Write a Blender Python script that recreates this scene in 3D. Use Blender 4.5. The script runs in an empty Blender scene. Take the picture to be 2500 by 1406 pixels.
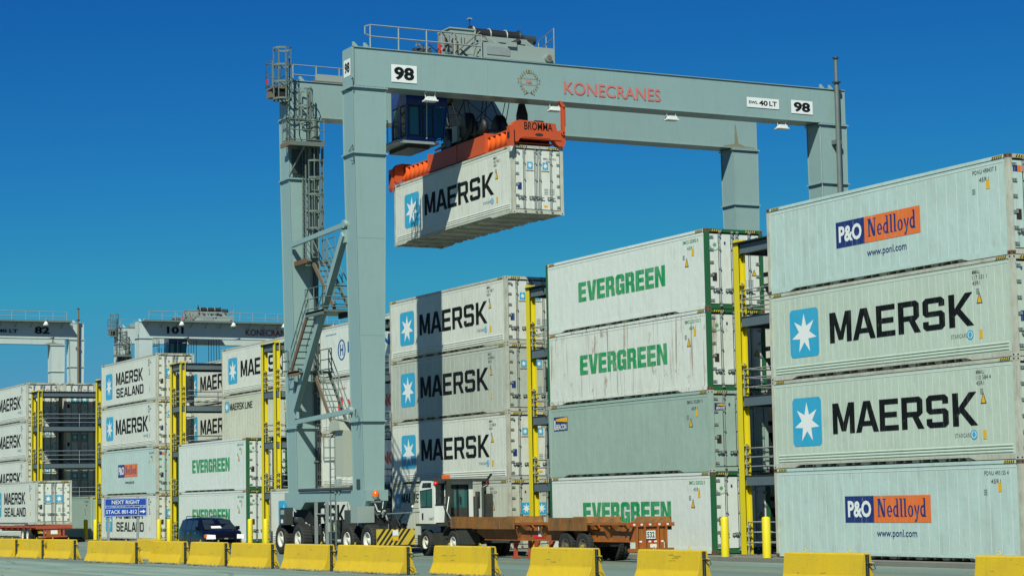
import bpy, math, random
from math import sin, cos, pi, radians, sqrt
from mathutils import Matrix, Vector
from mathutils.geometry import tessellate_polygon
random.seed(7)
S = bpy.context.scene
COL = S.collection
# ---------------------------------------------------------------- camera
F_PX, YAW, PITCH, ROLL = 5078.07, 2.666050, 0.095207, -0.018645
CAM = Vector((57.809, -39.376, 1.978))
cd = bpy.data.cameras.new('camera'); co = bpy.data.objects.new('camera', cd); COL.objects.link(co)
f = Vector((cos(YAW)*cos(PITCH), sin(YAW)*cos(PITCH), sin(PITCH)))
r = Vector((sin(YAW), -cos(YAW), 0)); u = r.cross(f)
r2 = r*cos(ROLL)+u*sin(ROLL); u2 = -r*sin(ROLL)+u*cos(ROLL)
m = Matrix((r2, u2, -f)).transposed().to_4x4(); m.translation = CAM
co.matrix_world = m
cd.sensor_width = 36; cd.lens = F_PX/2500*36
cd.shift_x = -5.4/2500; cd.shift_y = 37.3/2500
cd.clip_end = 6000; cd.clip_start = .5
S.camera = co
# ---------------------------------------------------------------- sky and sun
SUN_EL = radians(45.5); SUN_AZ = math.atan2(1.09, -1)
w = bpy.data.worlds.new('World'); S.world = w; w.use_nodes = True
nt = w.node_tree; nt.nodes.clear()
wo = nt.nodes.new('ShaderNodeOutputWorld'); bg = nt.nodes.new('ShaderNodeBackground')
sk = nt.nodes.new('ShaderNodeTexSky'); sk.sky_type = 'NISHITA'; sk.sun_disc = False
sk.sun_elevation = SUN_EL; sk.sun_rotation = SUN_AZ
sk.air_density = 1.0; sk.dust_density = 0.0; sk.ozone_density = 6.0; sk.altitude = 0
# photographic rendering of the clear sky: each channel keeps the sky model's own gradient with a steeper contrast
SKY = 0.069; sep = nt.nodes.new('ShaderNodeSeparateColor'); cmb = nt.nodes.new('ShaderNodeCombineColor')
nt.links.new(sk.outputs[0], sep.inputs[0])
for i, (ga, am, cap) in enumerate(((2.10, .30, 1.1), (1.60, .69, 3.1), (.90, .64, 4.9))):
    m1 = nt.nodes.new('ShaderNodeMath'); m1.operation = 'MULTIPLY'; m1.inputs[1].default_value = .1
    m2 = nt.nodes.new('ShaderNodeMath'); m2.operation = 'POWER'; m2.inputs[1].default_value = ga
    m3 = nt.nodes.new('ShaderNodeMath'); m3.operation = 'MULTIPLY'; m3.inputs[1].default_value = am/.10
    m4 = nt.nodes.new('ShaderNodeMath'); m4.operation = 'MINIMUM'; m4.inputs[1].default_value = cap
    nt.links.new(sep.outputs[i], m1.inputs[0]); nt.links.new(m1.outputs[0], m2.inputs[0]); nt.links.new(m2.outputs[0], m3.inputs[0]); nt.links.new(m3.outputs[0], m4.inputs[0]); nt.links.new(m4.outputs[0], cmb.inputs[i])
bg.inputs['Strength'].default_value = SKY
nt.links.new(cmb.outputs[0], bg.inputs['Color']); nt.links.new(bg.outputs[0], wo.inputs[0])
sl = bpy.data.lights.new('sun', 'SUN'); so = bpy.data.objects.new('sun', sl); COL.objects.link(so)
sl.energy = 5.0; sl.angle = radians(.53); sl.color = (.955, 1, .845)
sd = Vector((sin(SUN_AZ)*cos(SUN_EL), cos(SUN_AZ)*cos(SUN_EL), sin(SUN_EL)))
so.rotation_euler = sd.to_track_quat('Z', 'Y').to_euler(); so.location = (0, -60, 80)
S.view_settings.view_transform = 'Standard'; S.view_settings.look = 'None'
S.view_settings.exposure = 0.54; S.view_settings.gamma = 1
S.render.engine = 'CYCLES'
# ---------------------------------------------------------------- materials
ALB = .72      # paints are kept to modest real-world values; the picture is exposed for them
def mat(name, col, rough=.6, metal=0, dirt=0, dcol=(.18, .14, .09), streak=0, scol=(.23, .12, .05), scale=1.0, spec=.4, bump=0, edge=.0, coat=0, dent=0):
    col, dcol, scol = (tuple(c*ALB for c in q) for q in (col, dcol, scol))
    mt = bpy.data.materials.new(name); mt.use_nodes = True
    n = mt.node_tree; b = n.nodes['Principled BSDF']; L = n.links
    b.inputs['Base Color'].default_value = (*col, 1); b.inputs['Roughness'].default_value = rough
    b.inputs['Metallic'].default_value = metal; b.inputs['Specular IOR Level'].default_value = spec
    b.inputs['Coat Weight'].default_value = coat
    if not (dirt or streak or bump or dent): return mt
    tc = n.nodes.new('ShaderNodeTexCoord'); oi = n.nodes.new('ShaderNodeObjectInfo')
    ad = n.nodes.new('ShaderNodeVectorMath'); ad.operation = 'ADD'
    sc = n.nodes.new('ShaderNodeVectorMath'); sc.operation = 'SCALE'; sc.inputs[0].default_value = (37, 19, 53)
    L.new(oi.outputs['Random'], sc.inputs['Scale'])
    L.new(tc.outputs['Object'], ad.inputs[0]); L.new(sc.outputs[0], ad.inputs[1])
    cur = None
    def noise(mul, s, det=6):
        mp = n.nodes.new('ShaderNodeMapping'); mp.inputs['Scale'].default_value = mul
        L.new(ad.outputs[0], mp.inputs['Vector'])
        t = n.nodes.new('ShaderNodeTexNoise'); t.inputs['Scale'].default_value = s; t.inputs['Detail'].default_value = det
        t.inputs['Roughness'].default_value = .65
        L.new(mp.outputs[0], t.inputs['Vector']); return t
    def layer(src, lo, hi, amt, c2):
        nonlocal cur
        rr = n.nodes.new('ShaderNodeMapRange'); rr.inputs['From Min'].default_value = lo; rr.inputs['From Max'].default_value = hi
        rr.inputs['To Max'].default_value = amt; L.new(src, rr.inputs['Value'])
        mx = n.nodes.new('ShaderNodeMix'); mx.data_type = 'RGBA'
        L.new(rr.outputs[0], mx.inputs['Factor'])
        if cur is None: mx.inputs['A'].default_value = (*col, 1)
        else: L.new(cur, mx.inputs['A'])
        mx.inputs['B'].default_value = (*c2, 1); cur = mx.outputs['Result']
    if dirt:
        layer(noise((1, 1, 1), .55*scale).outputs['Fac'], .42, .75, dirt*.8, dcol)
        layer(noise((1, 1, .25), 4*scale).outputs['Fac'], .5, .85, dirt, dcol)
    if streak:
        layer(noise((1, 1, .05), 7*scale, 4).outputs['Fac'], .57, .68, streak, scol)
        layer(noise((1, 1, .6), 2.2*scale, 8).outputs['Fac'], .59, .66, streak*.8, scol)
    if cur is not None: L.new(cur, b.inputs['Base Color'])
    if bump:
        bp = n.nodes.new('ShaderNodeBump'); bp.inputs['Strength'].default_value = bump; bp.inputs['Distance'].default_value = .02
        L.new(noise((1, 1, 1), 12*scale).outputs['Fac'], bp.inputs['Height']); L.new(bp.outputs[0], b.inputs['Normal'])
        if dent:
            b2 = n.nodes.new('ShaderNodeBump'); b2.inputs['Strength'].default_value = dent; b2.inputs['Distance'].default_value = .06
            L.new(noise((1, 1, .7), 1.7, 2).outputs['Fac'], b2.inputs['Height']); L.new(bp.outputs[0], b2.inputs['Normal']); L.new(b2.outputs[0], b.inputs['Normal'])
    return mt
GREY = (.15, .14, .10)
MT = dict(
 white=mat('white_paint', (.68, .695, .63), .45, dirt=.26, dcol=(.34, .34, .26), streak=.20, scol=(.33, .27, .17), bump=.06, dent=.35),
 whiteb=mat('blue_white_paint', (.49, .62, .59), .5, dirt=.38, dcol=(.30, .36, .31), streak=.22, scol=(.30, .24, .15), bump=.06, dent=.35),
 whited=mat('weathered_white_paint', (.50, .585, .50), .5, dirt=.35, dcol=(.36, .40, .33), streak=.16, scol=(.30, .27, .19), bump=.06, dent=.35),
 whiter=mat('rusty_white_paint', (.68, .71, .66), .45, dirt=.2, dcol=(.40, .36, .26), streak=.75, scol=(.25, .13, .06), bump=.06, dent=.35),
 whiteg=mat('clean_white_paint', (.68, .72, .68), .45, dirt=.16, dcol=(.38, .38, .30), streak=.16, scol=(.34, .24, .14), bump=.06, dent=.35),
 cream=mat('aged_cream_paint', (.55, .56, .46), .5, dirt=.35, dcol=(.27, .25, .17), streak=.2, scol=(.28, .19, .10), bump=.06, dent=.35),
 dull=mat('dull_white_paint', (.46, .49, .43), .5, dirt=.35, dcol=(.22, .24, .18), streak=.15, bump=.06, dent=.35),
 cgrey=mat('grey_green_paint', (.33, .44, .385), .5, dirt=.25, dcol=(.15, .2, .17), bump=.06, dent=.35),
 seam=mat('seam_paint', (.67, .71, .66), .45), seamg=mat('grey_seam_paint', (.36, .44, .40), .5), idg=mat('faded_marking', (.10, .115, .11), .6),
 rail=mat('worn_rail_paint', (.52, .53, .45), .5, dirt=.5, dcol=(.16, .10, .05), streak=.35, scale=2),
 rust=mat('rusted_steel', (.16, .09, .05), .8, dirt=.6, dcol=(.05, .03, .02), scale=4),
 cgreen=mat('green_frame_paint', (.012, .12, .045), .5, dirt=.35, dcol=(.10, .07, .03), scale=2),
 green=mat('green_lettering', (0, .27, .075), .5, dirt=.25, dcol=(.5, .6, .5), scale=3, streak=.35, scol=(.55, .62, .55)),
 black=mat('black_lettering', (.006, .008, .009), .7, spec=.12, streak=.10, scol=(.5, .52, .48), scale=2),
 starblue=mat('star_blue', (.03, .36, .60), .45, dirt=.15, dcol=(.3, .45, .5), scale=2),
 navy=mat('navy_paint', (.012, .03, .16), .5, streak=.3, scol=(.4, .45, .5), scale=2), orange=mat('orange_paint', (.78, .16, .02), .5, dirt=.2, dcol=(.6, .3, .2), scale=3, streak=.3, scol=(.6, .55, .5)),
 hblue=mat('lettering_blue', (.01, .10, .30), .5), hred=mat('lettering_red', (.70, .05, .03), .5),
 yellowd=mat('decal_yellow', (.75, .42, .02), .5), hazb=mat('hazard_black', (.02, .02, .015), .6), hazy=mat('hazard_yellow', (.62, .44, .04), .5, dirt=.3, dcol=(.25, .2, .08), scale=3),
 gasket_gap=mat('gasket_gap_black', (.015, .018, .018), .8), scuff=mat('barrier_scuff', (.38, .27, .05), .8),  # the seal black also paints the shade in holes and slots
 stain=mat('rust_stain', (.20, .19, .12), .7, dirt=.6, dcol=(.26, .33, .31), scale=3),
 pipe=mat('weathered_pipe', (.17, .21, .20), .5, .3, dirt=.5, dcol=(.12, .10, .07), scale=2),
 galv=mat('galvanised_steel', (.38, .42, .41), .45, .35, dirt=.3, dcol=(.14, .12, .09), scale=4),
 dark=mat('dark_plate', (.03, .02, .015), .6), grey=mat('label_grey', (.22, .25, .24), .6),
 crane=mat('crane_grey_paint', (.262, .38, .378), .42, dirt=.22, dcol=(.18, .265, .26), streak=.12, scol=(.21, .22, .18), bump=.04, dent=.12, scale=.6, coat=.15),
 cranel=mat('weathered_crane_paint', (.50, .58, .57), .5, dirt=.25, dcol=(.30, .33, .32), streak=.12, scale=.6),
 craned=mat('galvanised_walkway', (.16, .21, .195), .5, .2, dirt=.3, dcol=(.12, .09, .06), scale=3),
 rustb=mat('rusting_platform', (.17, .13, .09), .7, dirt=.6, dcol=(.20, .09, .03), scale=4),
 red=mat('red_lettering', (.58, .17, .15), .5), dred=mat('dark_red_lettering', (.25, .02, .02), .5),
 plate=mat('sign_white', (.78, .80, .80), .4), gold=mat('emblem_gold', (.28, .20, .06), .5),
 steel=mat('bare_steel', (.10, .12, .12), .4, .6, dirt=.4, dcol=(.1, .06, .03), scale=4),
 blk=mat('black_machinery', (.010, .012, .014), .55, dirt=.3, dcol=(.06, .05, .04), scale=4),
 cabblue=mat('cab_blue_paint', (.006, .035, .20), .3, coat=.3),
 sporange=mat('spreader_orange', (.55, .08, .02), .5, dirt=.35, dcol=(.30, .07, .03), scale=2),
 sporange2=mat('bright_orange_paint', (.80, .11, .015), .45),
 torange=mat('chassis_orange', (.38, .115, .018), .6, dirt=.75, dcol=(.10, .045, .02), scale=2),
 tpanel=mat('scuffed_orange', (.27, .115, .022), .7, dirt=1.0, dcol=(.045, .04, .03), scale=3.2),
 tred=mat('chassis_red', (.42, .07, .03), .6, dirt=.4, dcol=(.15, .04, .02), scale=2),
 yellow=mat('post_yellow', (.72, .58, .01), .45, dirt=.15, dcol=(.4, .3, .05), scale=2),
 slate=mat('slate_beam_paint', (.10, .135, .155), .5, dirt=.2, dcol=(.05, .06, .07), scale=2),
 deck=mat('dark_grating', (.025, .035, .045), .6),
 glass=mat('dark_glass', (.01, .02, .022), .06, spec=.8), glassg=mat('green_tinted_glass', (.03, .12, .11), .08, spec=.8),
 tyre=mat('tyre_rubber', (.014, .015, .015), .8, dirt=.5, dcol=(.05, .045, .035), scale=4),
 rim=mat('white_rim', (.72, .70, .62), .45, dirt=.4, dcol=(.3, .22, .12), scale=5),
 alu=mat('aluminium', (.55, .55, .52), .3, .8),
 truckw=mat('tractor_white', (.75, .77, .73), .4, dirt=.2, dcol=(.4, .37, .27), scale=2),
 truckd=mat('tractor_frame', (.03, .035, .03), .6, dirt=.5, dcol=(.09, .08, .06), scale=3),
 suv=mat('dark_blue_car_paint', (.003, .004, .007), .3, coat=.35, spec=.3), cglass=mat('car_glass', (.022, .032, .034), .08, spec=.7), trim=mat('grey_trim', (.04, .045, .045), .6), lens=mat('headlight_glass', (.85, .88, .88), .25),
 amber=mat('amber_lens', (.75, .13, .01), .25), redl=mat('red_lens', (.75, .02, .02), .25), chrome=mat('chrome', (.6, .6, .6), .12, 1),
 signblue=mat('sign_blue', (.01, .07, .42), .4), lampw=mat('lamp_housing', (.75, .78, .76), .4),
 boxgrey=mat('cabinet_grey', (.40, .43, .36), .5, dirt=.1, scale=2), boxl=mat('light_cabinet', (.29, .35, .33), .4),
 conc=mat('pad_concrete', (.19, .19, .165), .85, dirt=.5, dcol=(.1, .1, .085), bump=.3),
)
def barrier_mat():
    mt = mat('barrier_yellow', (.66, .435, .012), .6, dirt=.35, dcol=(.36, .26, .03), scale=1.8, bump=.35, streak=.25, scol=(.30, .22, .05))
    n = mt.node_tree; L = n.links; b = n.nodes['Principled BSDF']; src = b.inputs['Base Color'].links[0].from_socket
    tc = n.nodes.new('ShaderNodeTexCoord'); sp = n.nodes.new('ShaderNodeSeparateXYZ'); L.new(tc.outputs['Object'], sp.inputs[0])
    ns = n.nodes.new('ShaderNodeTexNoise'); ns.inputs['Scale'].default_value = 7; ns.inputs['Detail'].default_value = 5; L.new(tc.outputs['Object'], ns.inputs['Vector'])
    a = n.nodes.new('ShaderNodeMath'); a.operation = 'MULTIPLY_ADD'; L.new(ns.outputs['Fac'], a.inputs[0]); a.inputs[1].default_value = -.28; L.new(sp.outputs['Z'], a.inputs[2])
    rr = n.nodes.new('ShaderNodeMapRange'); rr.inputs['From Min'].default_value = -.10; rr.inputs['From Max'].default_value = -.065
    rr.inputs['To Min'].default_value = 1; rr.inputs['To Max'].default_value = 0; L.new(a.outputs[0], rr.inputs['Value'])
    mx = n.nodes.new('ShaderNodeMix'); mx.data_type = 'RGBA'; L.new(rr.outputs[0], mx.inputs['Factor']); L.new(src, mx.inputs['A']); mx.inputs['B'].default_value = (.17, .165, .12, 1)
    L.new(mx.outputs['Result'], b.inputs['Base Color']); return mt
MT['barrier'] = barrier_mat()
def asphalt(name, c1, c2, sc=.25):
    c1 = tuple(c*ALB for c in c1); c2 = tuple(c*ALB for c in c2)
    mt = mat(name, tuple(c/ALB for c in c1), .85); n = mt.node_tree; L = n.links; b = n.nodes['Principled BSDF']
    tc = n.nodes.new('ShaderNodeTexCoord')
    def ns(s, mul=(1, 1, 1), d=8):
        mp = n.nodes.new('ShaderNodeMapping'); mp.inputs['Scale'].default_value = mul; L.new(tc.outputs['Object'], mp.inputs[0])
        t = n.nodes.new('ShaderNodeTexNoise'); t.inputs['Scale'].default_value = s; t.inputs['Detail'].default_value = d; L.new(mp.outputs[0], t.inputs['Vector']); return t.outputs['Fac']
    mx = n.nodes.new('ShaderNodeMix'); mx.data_type = 'RGBA'; mx.inputs['A'].default_value = (*c1, 1); mx.inputs['B'].default_value = (*c2, 1)
    rr = n.nodes.new('ShaderNodeMapRange'); rr.inputs['From Min'].default_value = .35; rr.inputs['From Max'].default_value = .65
    L.new(ns(sc, (.15, 1.6, 1)), rr.inputs['Value']); L.new(rr.outputs[0], mx.inputs['Factor'])
    m2 = n.nodes.new('ShaderNodeMix'); m2.data_type = 'RGBA'; m2.blend_type = 'MULTIPLY'; m2.inputs['Factor'].default_value = .5
    L.new(mx.outputs['Result'], m2.inputs['A']); L.new(ns(40), m2.inputs['B']); L.new(m2.outputs['Result'], b.inputs['Base Color'])
    bp = n.nodes.new('ShaderNodeBump'); bp.inputs['Strength'].default_value = .4; bp.inputs['Distance'].default_value = .01
    L.new(ns(60), bp.inputs['Height']); L.new(bp.outputs[0], b.inputs['Normal']); return mt
MT['asphalt'] = asphalt('yard_asphalt', (.15, .215, .195), (.22, .31, .27))
MT['road'] = asphalt('road_surface', (.22, .32, .29), (.33, .45, .37), .9)
MT['lane_y'] = mat('lane_yellow', (.42, .36, .12), .8, dirt=.9, dcol=(.17, .18, .16), scale=3)
MT['lane_w'] = mat('lane_white', (.5, .54, .5), .8, dirt=.6, dcol=(.22, .24, .22), scale=3)
# ---------------------------------------------------------------- mesh builder
class MB:
    def __init__(s): s.v = []; s.f = []; s.m = []; s.mats = []; s.sm = []
    def mi(s, k):
        if k not in s.mats: s.mats.append(k)
        return s.mats.index(k)
    def add(s, vs, fs, k, smooth=False):
        o = len(s.v); s.v += [tuple(p) for p in vs]; i = s.mi(k)
        for q in fs: s.f.append(tuple(o+j for j in q)); s.m.append(i); s.sm.append(smooth)
        return s
    def box(s, x0, x1, y0, y1, z0, z1, k):
        v = [(x, y, z) for z in (z0, z1) for y in (y0, y1) for x in (x0, x1)]
        return s.add(v, [(0, 2, 3, 1), (4, 5, 7, 6), (0, 1, 5, 4), (2, 6, 7, 3), (0, 4, 6, 2), (1, 3, 7, 5)], k)
    def hexa(s, b, t, k):   # bottom 4 pts, top 4 pts (CCW from above)
        return s.add(list(b)+list(t), [(3, 2, 1, 0), (4, 5, 6, 7), (0, 1, 5, 4), (1, 2, 6, 5), (2, 3, 7, 6), (3, 0, 4, 7)], k)
    def frame(s, p0, p1, up=(0, 0, 1)):
        a = Vector(p0); d = (Vector(p1)-a); L = d.length; d.normalize(); up = Vector(up)
        if abs(d.dot(up)) > .95: up = Vector((1, 0, 0))
        sx = d.cross(up).normalized(); sy = sx.cross(d); return a, d, L, sx, sy
    def bar(s, p0, p1, w, h, k, up=(0, 0, 1)):
        a, d, L, sx, sy = s.frame(p0, p1, up); v = []
        for t in (0, L):
            for (i, j) in ((-1, -1), (1, -1), (1, 1), (-1, 1)): v.append(a+d*t+sx*(i*w/2)+sy*(j*h/2))
        return s.add(v, [(3, 2, 1, 0), (4, 5, 6, 7), (0, 1, 5, 4), (1, 2, 6, 5), (2, 3, 7, 6), (3, 0, 4, 7)], k)
    def tube(s, p0, p1, r, k, n=6, r1=None, caps=True):
        a, d, L, sx, sy = s.frame(p0, p1); r1 = r if r1 is None else r1; v = []
        for t, q in ((0, r), (L, r1)):
            for i in range(n): v.append(a+d*t+sx*(q*cos(2*pi*i/n))+sy*(q*sin(2*pi*i/n)))
        fs = [(i, (i+1) % n, n+(i+1) % n, n+i) for i in range(n)]
        s.add(v, fs, k, n > 5)
        if caps: s.add(v, [tuple(range(n-1, -1, -1)), tuple(range(n, 2*n))], k)
        return s
    def path(s, pts, r, k, n=5):
        for a, b in zip(pts, pts[1:]): s.tube(a, b, r, k, n)
        return s
    def lathe(s, c, axis, prof, k, n=24):  # prof: list of (along, radius)
        a, d, L, sx, sy = s.frame(c, Vector(c)+Vector(axis)); v = []
        for t, q in prof:
            for i in range(n): v.append(a+d*t+sx*(q*cos(2*pi*i/n))+sy*(q*sin(2*pi*i/n)))
        fs = []
        for j in range(len(prof)-1):
            for i in range(n): fs.append((j*n+i, j*n+(i+1) % n, (j+1)*n+(i+1) % n, (j+1)*n+i))
        return s.add(v, fs, k, True)
    def prism(s, pts, axis, a0, a1, k):  # polygon in the plane normal to axis
        def P(u, v, t): return {'x': (t, u, v), 'y': (u, t, v), 'z': (u, v, t)}[axis]
        n = len(pts); v = [P(*p, a0) for p in pts]+[P(*p, a1) for p in pts]
        fs = [(i, (i+1) % n, n+(i+1) % n, n+i) for i in range(n)]
        tri = tessellate_polygon([[Vector((p[0], p[1], 0)) for p in pts]])
        fs += [tuple(t) for t in tri]+[tuple(n+j for j in reversed(t)) for t in tri]
        return s.add(v, fs, k)
    def flat(s, polys, place, k):        # polys: list of (outer, holes) in (u, v)
        for outer, holes in polys:
            lst = [[Vector((p[0], p[1], 0)) for p in q] for q in [outer]+list(holes)]
            tri = tessellate_polygon(lst); pts = [p for q in [outer]+list(holes) for p in q]
            fs = []
            for t in tri:
                a, b, c = (pts[i] for i in t)
                cr = (b[0]-a[0])*(c[1]-a[1])-(b[1]-a[1])*(c[0]-a[0])
                if abs(cr) < 1e-9: continue
                fs.append(tuple(t) if cr > 0 else tuple(reversed(t)))
            s.add([place(*p) for p in pts], fs, k)
        return s
    def mesh(s, name):
        me = bpy.data.meshes.new(name); me.from_pydata(s.v, [], s.f)
        for k in s.mats: me.materials.append(MT[k])
        me.polygons.foreach_set('material_index', s.m); me.polygons.foreach_set('use_smooth', s.sm)
        me.update(); return me
CACHE = {}
def part(name, mb, parent=None, loc=(0, 0, 0), key=None, label=None, rot=None):
    if key is not None:
        if key not in CACHE: CACHE[key] = (mb() if callable(mb) else mb).mesh(name)
        me = CACHE[key]
    else: me = (mb() if callable(mb) else mb).mesh(name)
    o = bpy.data.objects.new(name, me); COL.objects.link(o); o.location = loc
    if rot: o.rotation_euler = rot
    if parent: o.parent = parent
    if label: o['label'] = label
    return o
def tag(o, label, cat, group=None):
    o['label'] = label; o['category'] = cat
    if group: o['group'] = group
    return o
def thing(name, label, cat, loc, rotz=0, group=None):
    o = bpy.data.objects.new(name, None); COL.objects.link(o); o.location = loc; o.rotation_euler = (0, 0, rotz)
    o.empty_display_size = .3
    return tag(o, label, cat, group)
def struct(name, mb, kind='structure'):
    o = part(name, mb); o['kind'] = kind; return o
def copy_tree(o, parent=None):
    c = o.copy(); COL.objects.link(c); c.parent = parent
    for ch in list(o.children): copy_tree(ch, c)
    return c
# faces: S looks to -y, E looks to +x, W to -x, N to +y
def face(kind, x, y, z, sx=1, sy=1):
    if kind == 'S': return lambda a, b: (x+a*sx, y, z+b*sy)
    if kind == 'E': return lambda a, b: (x, y+a*sx, z+b*sy)
    if kind == 'W': return lambda a, b: (x, y-a*sx, z+b*sy)
    if kind == 'N': return lambda a, b: (x-a*sx, y, z+b*sy)
    if kind == 'T': return lambda a, b: (x+a*sx, y+b*sy, z)
def rect(a0, b0, a1, b1): return [([(a0, b0), (a1, b0), (a1, b1), (a0, b1)], [])]
def rrect(a0, b0, a1, b1, r, n=4):
    p = []
    for cx, cy, st in ((a1-r, b0+r, -90), (a1-r, b1-r, 0), (a0+r, b1-r, 90), (a0+r, b0+r, 180)):
        for i in range(n+1): t = radians(st+90*i/n); p.append((cx+r*cos(t), cy+r*sin(t)))
    return [(p, [])]
def star(cx, cy, rx, ry, n=7, inner=.42):
    p = []
    for i in range(2*n):
        t = pi/2+pi*i/n; q = 1 if i % 2 == 0 else inner; p.append((cx+rx*q*cos(t), cy+ry*q*sin(t)))
    return [(p, [])]
def disc(cx, cy, rx, ry=None, n=20, hole=0):
    ry = ry or rx; o = [(cx+rx*cos(2*pi*i/n), cy+ry*sin(2*pi*i/n)) for i in range(n)]
    return [(o, [[(cx+(p[0]-cx)*hole, cy+(p[1]-cy)*hole) for p in o]] if hole else [])]
# block glyphs (outer, holes, advance)
GL = {
 'M': ([(0,0),(0,1),(.21,1),(.38,.36),(.55,1),(.76,1),(.76,0),(.59,0),(.59,.6),(.46,.08),(.30,.08),(.17,.6),(.17,0)], [], .80),
 'A': ([(0,0),(.27,1),(.50,1),(.77,0),(.59,0),(.535,.2),(.235,.2),(.18,0)], [[(.285,.36),(.385,.78),(.485,.36)]], .80),
 'E': ([(0,0),(0,1),(.62,1),(.62,.83),(.18,.83),(.18,.59),(.57,.59),(.57,.42),(.18,.42),(.18,.17),(.62,.17),(.62,0)], [], .72),
 'R': ([(0,0),(0,1),(.57,1),(.67,.9),(.67,.49),(.57,.39),(.53,.38),(.71,0),(.51,0),(.34,.38),(.18,.38),(.18,0)], [[(.18,.54),(.18,.83),(.49,.83),(.49,.54)]], .78),
 'S': ([(0,.1),(.1,0),(.58,0),(.68,.1),(.68,.48),(.58,.58),(.18,.58),(.18,.83),(.5,.83),(.5,.72),(.68,.72),(.68,.9),(.58,1),(.1,1),(0,.9),(0,.52),(.1,.42),(.5,.42),(.5,.17),(.18,.17),(.18,.28),(0,.28)], [], .80),
 'K': ([(0,0),(0,1),(.18,1),(.18,.56),(.5,1),(.72,1),(.35,.53),(.74,0),(.53,0),(.24,.40),(.18,.34),(.18,0)], [], .78),
 'L': ([(0,0),(0,1),(.18,1),(.18,.17),(.6,.17),(.6,0)], [], .68),
 'I': ([(0,0),(0,1),(.18,1),(.18,0)], [], .28),
 'N': ([(0,0),(0,1),(.2,1),(.52,.36),(.52,1),(.7,1),(.7,0),(.5,0),(.18,.64),(.18,0)], [], .80),
 'D': ([(0,0),(0,1),(.57,1),(.68,.88),(.68,.12),(.57,0)], [[(.18,.17),(.18,.83),(.5,.83),(.5,.17)]], .78),
 ' ': ([], [], .35)}
GE = {
 'E': ([(0,0),(0,1),(.56,1),(.56,.79),(.23,.79),(.23,.61),(.53,.61),(.53,.4),(.23,.4),(.23,.21),(.56,.21),(.56,0)], [], .62),
 'V': ([(.17,0),(0,1),(.24,1),(.33,.34),(.42,1),(.66,1),(.49,0)], [], .69),
 'R': ([(0,0),(0,1),(.47,1),(.58,.88),(.58,.55),(.52,.47),(.58,.4),(.62,0),(.38,0),(.35,.35),(.23,.38),(.23,0)], [[(.23,.55),(.23,.79),(.36,.79),(.36,.55)]], .67),
 'G': ([(0,.12),(0,.88),(.12,1),(.48,1),(.6,.88),(.6,.64),(.37,.64),(.37,.79),(.23,.79),(.23,.21),(.37,.21),(.37,.35),(.29,.35),(.29,.53),(.6,.53),(.6,0),(.46,0),(.41,.06),(.34,0),(.12,0)], [], .66),
 'N': ([(0,0),(0,1),(.24,1),(.42,.42),(.42,1),(.64,1),(.64,0),(.42,0),(.22,.58),(.22,0)], [], .70)}
def word(s, G, w, h):
    x = 0; out = []
    for c in s: x += G[c][2]
    tot = x-(G[s[-1]][2]-max(p[0] for p in G[s[-1]][0])); k = w/tot; x = 0
    for c in s:
        o, hs_, a = G[c]
        if o: out.append(([((x+p[0])*k, p[1]*h) for p in o], [[((x+p[0])*k, p[1]*h) for p in q] for q in hs_]))
        x += a
    return out
def ring(cx, cy, rx, ry, t, n=16):
    return [([(cx+rx*cos(2*pi*i/n), cy+ry*sin(2*pi*i/n)) for i in range(n)], [[(cx+(rx-t)*cos(2*pi*i/n), cy+(ry-t*.55)*sin(2*pi*i/n)) for i in range(n)]])]
def serif_word():   # slab serif letters with butted strokes, x height .62
    o = []; x = 0; t = .15
    def R(a, b, c, d): o.extend(rect(x+a, b, x+c, d))
    R(.0, 0, .30, .06); R(.075, .06, .21, .94); R(.0, .94, .21, 1); o.append(([(x+.21, 1), (x+.21, .72), (x+.5, 0), (x+.62, 0), (x+.62, .25), (x+.30, 1)], [])); R(.62, 0, .70, .94); R(.54, .94, .80, 1); x += .88
    oo = [(x+.23+.23*cos(radians(q)), .31+.32*sin(radians(q))) for q in range(-2, 322, 18)]; ii = [(x+.23+.10*cos(radians(q)), .31+.24*sin(radians(q))) for q in range(322, -3, -18)]
    o.append((oo+ii, [])); R(.12, .26, .46, .33); x += .54
    def stem(a): R(a, .05, a+t, .95); R(a-.08, .95, a+t, 1); R(a-.0, 0, a+t+.08, .05)
    def dd():
        nonlocal x
        o.extend([([(x+.23+.23*cos(q), .31+.32*sin(q)) for q in [pi/2+pi*i/8 for i in range(9)]]+[(x+.30, 0), (x+.30, .14), (x+.23, .12), (x+.14, .2), (x+.13, .31), (x+.14, .45), (x+.23, .53), (x+.30, .5), (x+.30, .62)], [])]); stem(.30); x += .60
    dd(); stem(.04); x += .33; stem(.04); x += .34
    o.extend(ring(x+.24, .31, .24, .32, .14)); x += .54
    o.append(([(x, .62), (x+.14, .62), (x+.26, .2), (x+.36, .62), (x+.48, .62), (x+.28, -.1), (x+.2, -.25), (x+.05, -.28), (x+.05, -.18), (x+.13, -.14), (x+.19, 0)], [])); x += .52
    dd(); return o, x
_tc = {}
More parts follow.
